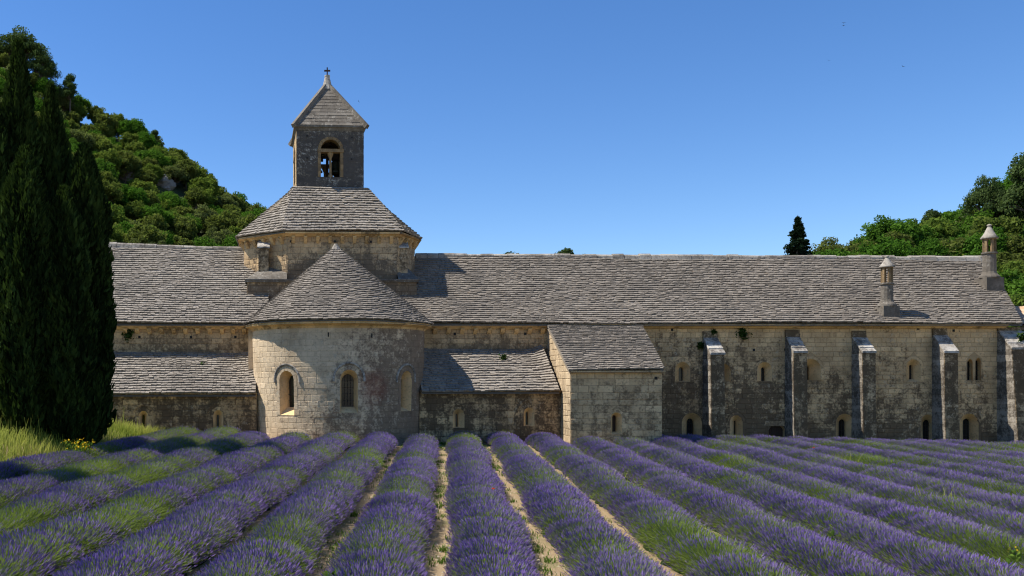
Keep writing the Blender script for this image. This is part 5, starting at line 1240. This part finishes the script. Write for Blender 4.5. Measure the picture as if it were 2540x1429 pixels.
# pebbles on the paths
mbp = []; PV, PF = [], []
for k in range(-3, 9):
    for _ in range(420):
        y = 8+28*rng.random()**1.6; xg = ROW0+(k-0.5)*STEP+SL*y+rng.gauss(0, 0.2); s = rng.uniform(0.012, 0.035); z = gz(xg, y); b = len(PV)
        PV += [(xg+s*rng.uniform(.7, 1.2), y, z), (xg, y+s*rng.uniform(.7, 1.2), z), (xg-s*rng.uniform(.7, 1.2), y, z), (xg, y-s*rng.uniform(.7, 1.2), z), (xg, y, z+s*0.7)]
        PF += [(b, b+1, b+4), (b+1, b+2, b+4), (b+2, b+3, b+4), (b+3, b, b+4)]
n = NT('pebble'); tag(link('path_pebbles', np_mesh('path_pebbles', PV, PF), n.bsdf(n.mix(n.noise(9), (0.26, 0.20, 0.13), (0.46, 0.39, 0.29)), 0.9)), 'pale pebbles strewn over the paths', 'pebbles', kind='stuff')

def herb(name, px, py, h, wd, label, leafm, nst=26, flower=None, Y=None, ls=0.07, fs=0.06):
    Y = Y or (CZ*F/(py-CY)); x = X(px, Y); z0 = gz(x, Y); root = empty(name, (x, Y, z0), label, 'plant'); mb = MB(); C, Nn = [], []; FC = []
    for i in range(nst):
        a = rng.random()*6.28; l = wd*rng.random()**0.5; hh = h*rng.uniform(0.6, 1.0); p = Vector((math.cos(a)*l, math.sin(a)*l, hh)); mb.tube([(p.x*0.2, p.y*0.2, -0.02), (p.x*0.7, p.y*0.7, hh*0.6), p], [0.008, 0.006, 0.004], 4, rng.random())
        for q in range(16):
            t = rng.uniform(0.25, 1.0); C.append((p.x*t+rng.gauss(0, 0.04), p.y*t+rng.gauss(0, 0.04), hh*t)); Nn.append((math.cos(a), math.sin(a), 0.6))
        if flower:
            for q in range(9): (FC.append if rng.random() < 0.55 else (lambda q_: None))((p.x+rng.gauss(0, 0.045), p.y+rng.gauss(0, 0.045), hh+rng.gauss(0.02, 0.03)))
    o = link('stems', mb.mesh('stems'), leafm); o.parent = root
    LV, LF = leaf_quads(np.array(C), np.array(Nn), ls, 2.2, 0.4); o = link('leaves', np_mesh('leaves', LV, LF, nrg.random(len(LF))), leafm); o.parent = root
    if flower: LV, LF = leaf_quads(np.array(FC), np.tile([0, -0.3, 1.0], (len(FC), 1)), fs, 1.1, 0.6); o = link('flowers', np_mesh('flowers', LV, LF, nrg.random(len(LF))), flower); o.parent = root
herb('yellow_flowering_plant', 196, 1142, 0.85, 0.55, 'bushy plant with yellow flower heads at the grassy field edge', M['weed'], 30, M['yellow'], Y=30.0)
herb('tall_weed', 838, 1429, 0.62, 0.10, 'upright bright green weed in the front of the lavender', M['weed'], 6, Y=12.6, ls=0.11)
herb('low_weed', 2052, 1330, 0.52, 0.14, 'dark leafy weed among the lavender rows on the right', M['wallplant'], 5, Y=17.2, ls=0.07)
herb('flowering_weed', 2525, 1392, 0.62, 0.3, 'weed with small yellow flowers at the lower right edge', M['weed'], 5, M['yellow'], Y=15.2, fs=0.03)
def poppy(px, py, Y, label):
    root = empty('poppy', W(px, py+8, Y), label, 'flower', 'stray poppies'); mb = MB(); mb.tube([(0, 0, -0.35), (0, 0, 0.05)], 0.004, 4); o = link('stem', mb.mesh('stem'), M['weed']); o.parent = root
    mb = MB()
    for i in range(4):
        a = i*1.57; mb.add([(0, 0, 0.05), (math.cos(a-0.7)*0.04, math.sin(a-0.7)*0.04, 0.075), (math.cos(a)*0.05, math.sin(a)*0.05, 0.085), (math.cos(a+0.7)*0.04, math.sin(a+0.7)*0.04, 0.075)], [(0, 1, 2, 3)], rng.random())
    o = link('petals', mb.mesh('petals'), M['poppy']); o.parent = root
poppy(1223, 1212, 19.5, 'single red poppy in the lavender right of the middle path')
poppy(2018, 1107, 33.0, 'tiny red poppy far off in the lavender below the wing')
# dry straw tufts in the lavender
for i, (px, Y, lab) in enumerate(((1248, 41.0, 'pale straw tuft at the far end of a lavender row below the aisle wall'), (1510, 25.5, 'pale grass tuft in the lavender gap below the chapel'), (1575, 30.0, 'straw coloured tuft at a lavender row below the chapel corner'), (2090, 33.0, 'dry straw tuft in the lavender in front of the wing'), (1838, 31.0, 'pale umbel weed tuft in the lavender below a slit window'), (2330, 22.0, 'dry brown stalks in the lavender on the right'))):
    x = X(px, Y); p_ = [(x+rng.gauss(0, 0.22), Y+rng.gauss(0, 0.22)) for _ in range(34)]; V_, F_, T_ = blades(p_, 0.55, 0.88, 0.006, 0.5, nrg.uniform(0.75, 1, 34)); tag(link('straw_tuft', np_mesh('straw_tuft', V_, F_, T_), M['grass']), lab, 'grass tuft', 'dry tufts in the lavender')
# plants rooted in the masonry
def wall_plant(px, py, Y, r, label, nl=150):
    d = nrg.normal(size=(nl, 3)); d[:, 1] = -abs(d[:, 1])*0.6; C = d*r*0.5*nrg.random((nl, 1))**0.4; LV, LF = leaf_quads(C, d, 0.09, 2.0, 0.4); o = link('wall_plant', np_mesh('wall_plant', LV, LF, nrg.random(nl)), M['wallplant']); o.location = W(px, py, Y-0.04); tag(o, label, 'plant', 'plants growing from the walls')
wall_plant(1843, 829, YW, 0.34, 'green tuft growing from the wing wall under the eave')
wall_plant(1739, 856, YW, 0.26, 'dark tuft growing beside the buttress left of the wing')
wall_plant(318, 830, YW, 0.34, 'leafy tuft growing under the corbels at the left transept')
wall_plant(1770, 823, YW-0.1, 0.14, 'tiny tuft on top of a buttress cap', 60)
wall_plant(2532, 838, YW-0.6, 0.3, 'green plant rooted in the cap of the end buttress', 90)
# grass sprigs on the aisle roofs
wall_plant(1248, 887, 45.0, 0.22, 'yellow green sprig on the upper aisle roof right of the apse', 70)
wall_plant(503, 905, 44.9, 0.18, 'small sprig growing on the aisle roof left of the apse', 60)

# birds
n = NT('swift_plumage'); M['bird'] = n.bsdf((0.03, 0.028, 0.03), 0.8)
def bird(px, py, Y, span, roll, yaw, label):
    s = span/F*Y; mb = MB(); b = s*0.5
    mb.rings([[Vector((x, 0.055*s*r*math.cos(a), 0.05*s*r*math.sin(a))) for a in np.linspace(0, 2*math.pi, 6, endpoint=False)] for x, r in ((-0.26*s, 0.2), (-0.12*s, 0.8), (0.05*s, 1.15), (0.17*s, 0.8), (0.22*s, 0.1))])
    for q in (-1, 1):
        mb.hexa([Vector(p) for p in ((0.10*s, q*0.03*s, 0.01*s), (-0.03*s, q*0.03*s, 0.01*s), (-0.13*s, q*0.5*s, 0.10*s), (-0.10*s, q*0.5*s, 0.10*s), (0.10*s, q*0.03*s, 0.025*s), (-0.03*s, q*0.03*s, 0.025*s), (-0.13*s, q*0.5*s, 0.107*s), (-0.10*s, q*0.5*s, 0.107*s))])
        mb.add([Vector((-0.24*s, 0, 0.0)), Vector((-0.36*s, q*0.06*s, 0.0)), Vector((-0.30*s, q*0.005*s, 0.006*s))], [(0, 1, 2)])
    o = link('flying_swift', mb.mesh('flying_swift'), M['bird']); o.location = W(px, py, Y); o.rotation_euler = (roll, 0, yaw); tag(o, label, 'bird', 'swifts in the sky')
for px, py, sp, ro_, ya, lab in ((2093, 57, 11, 0.1, 1.5, 'upper of two swifts flying close together high at the right'), (2093, 63.5, 11, -0.1, 1.6, 'lower of two swifts flying close together high at the right'), (2056, 150, 7, 0.2, 1.2, 'lone swift below and left of the close pair'),
        (2240, 165, 10, 0.3, 1.7, 'lone swift with raised wings right of the close pair'), (890, 252, 9, 1.2, 0.9, 'swift just right of the spire'), (1113, 357, 5, 0.3, 1.0, 'left one of three swifts in a cluster right of the belfry'),
        (1122, 355.5, 4, 0.2, 1.4, 'middle and faintest of three swifts in a cluster'), (1135, 362, 6, 1.0, 1.2, 'right one of three swifts in a cluster right of the belfry'), (1157, 430, 4, 0.2, 1.5, 'tiny swift low in the sky below the cluster of three'), (1051, 465, 4, 0.1, 1.3, 'tiny swift nearest the lantern roof')):
    bird(px, py, 58, sp, ro_, ya, lab)
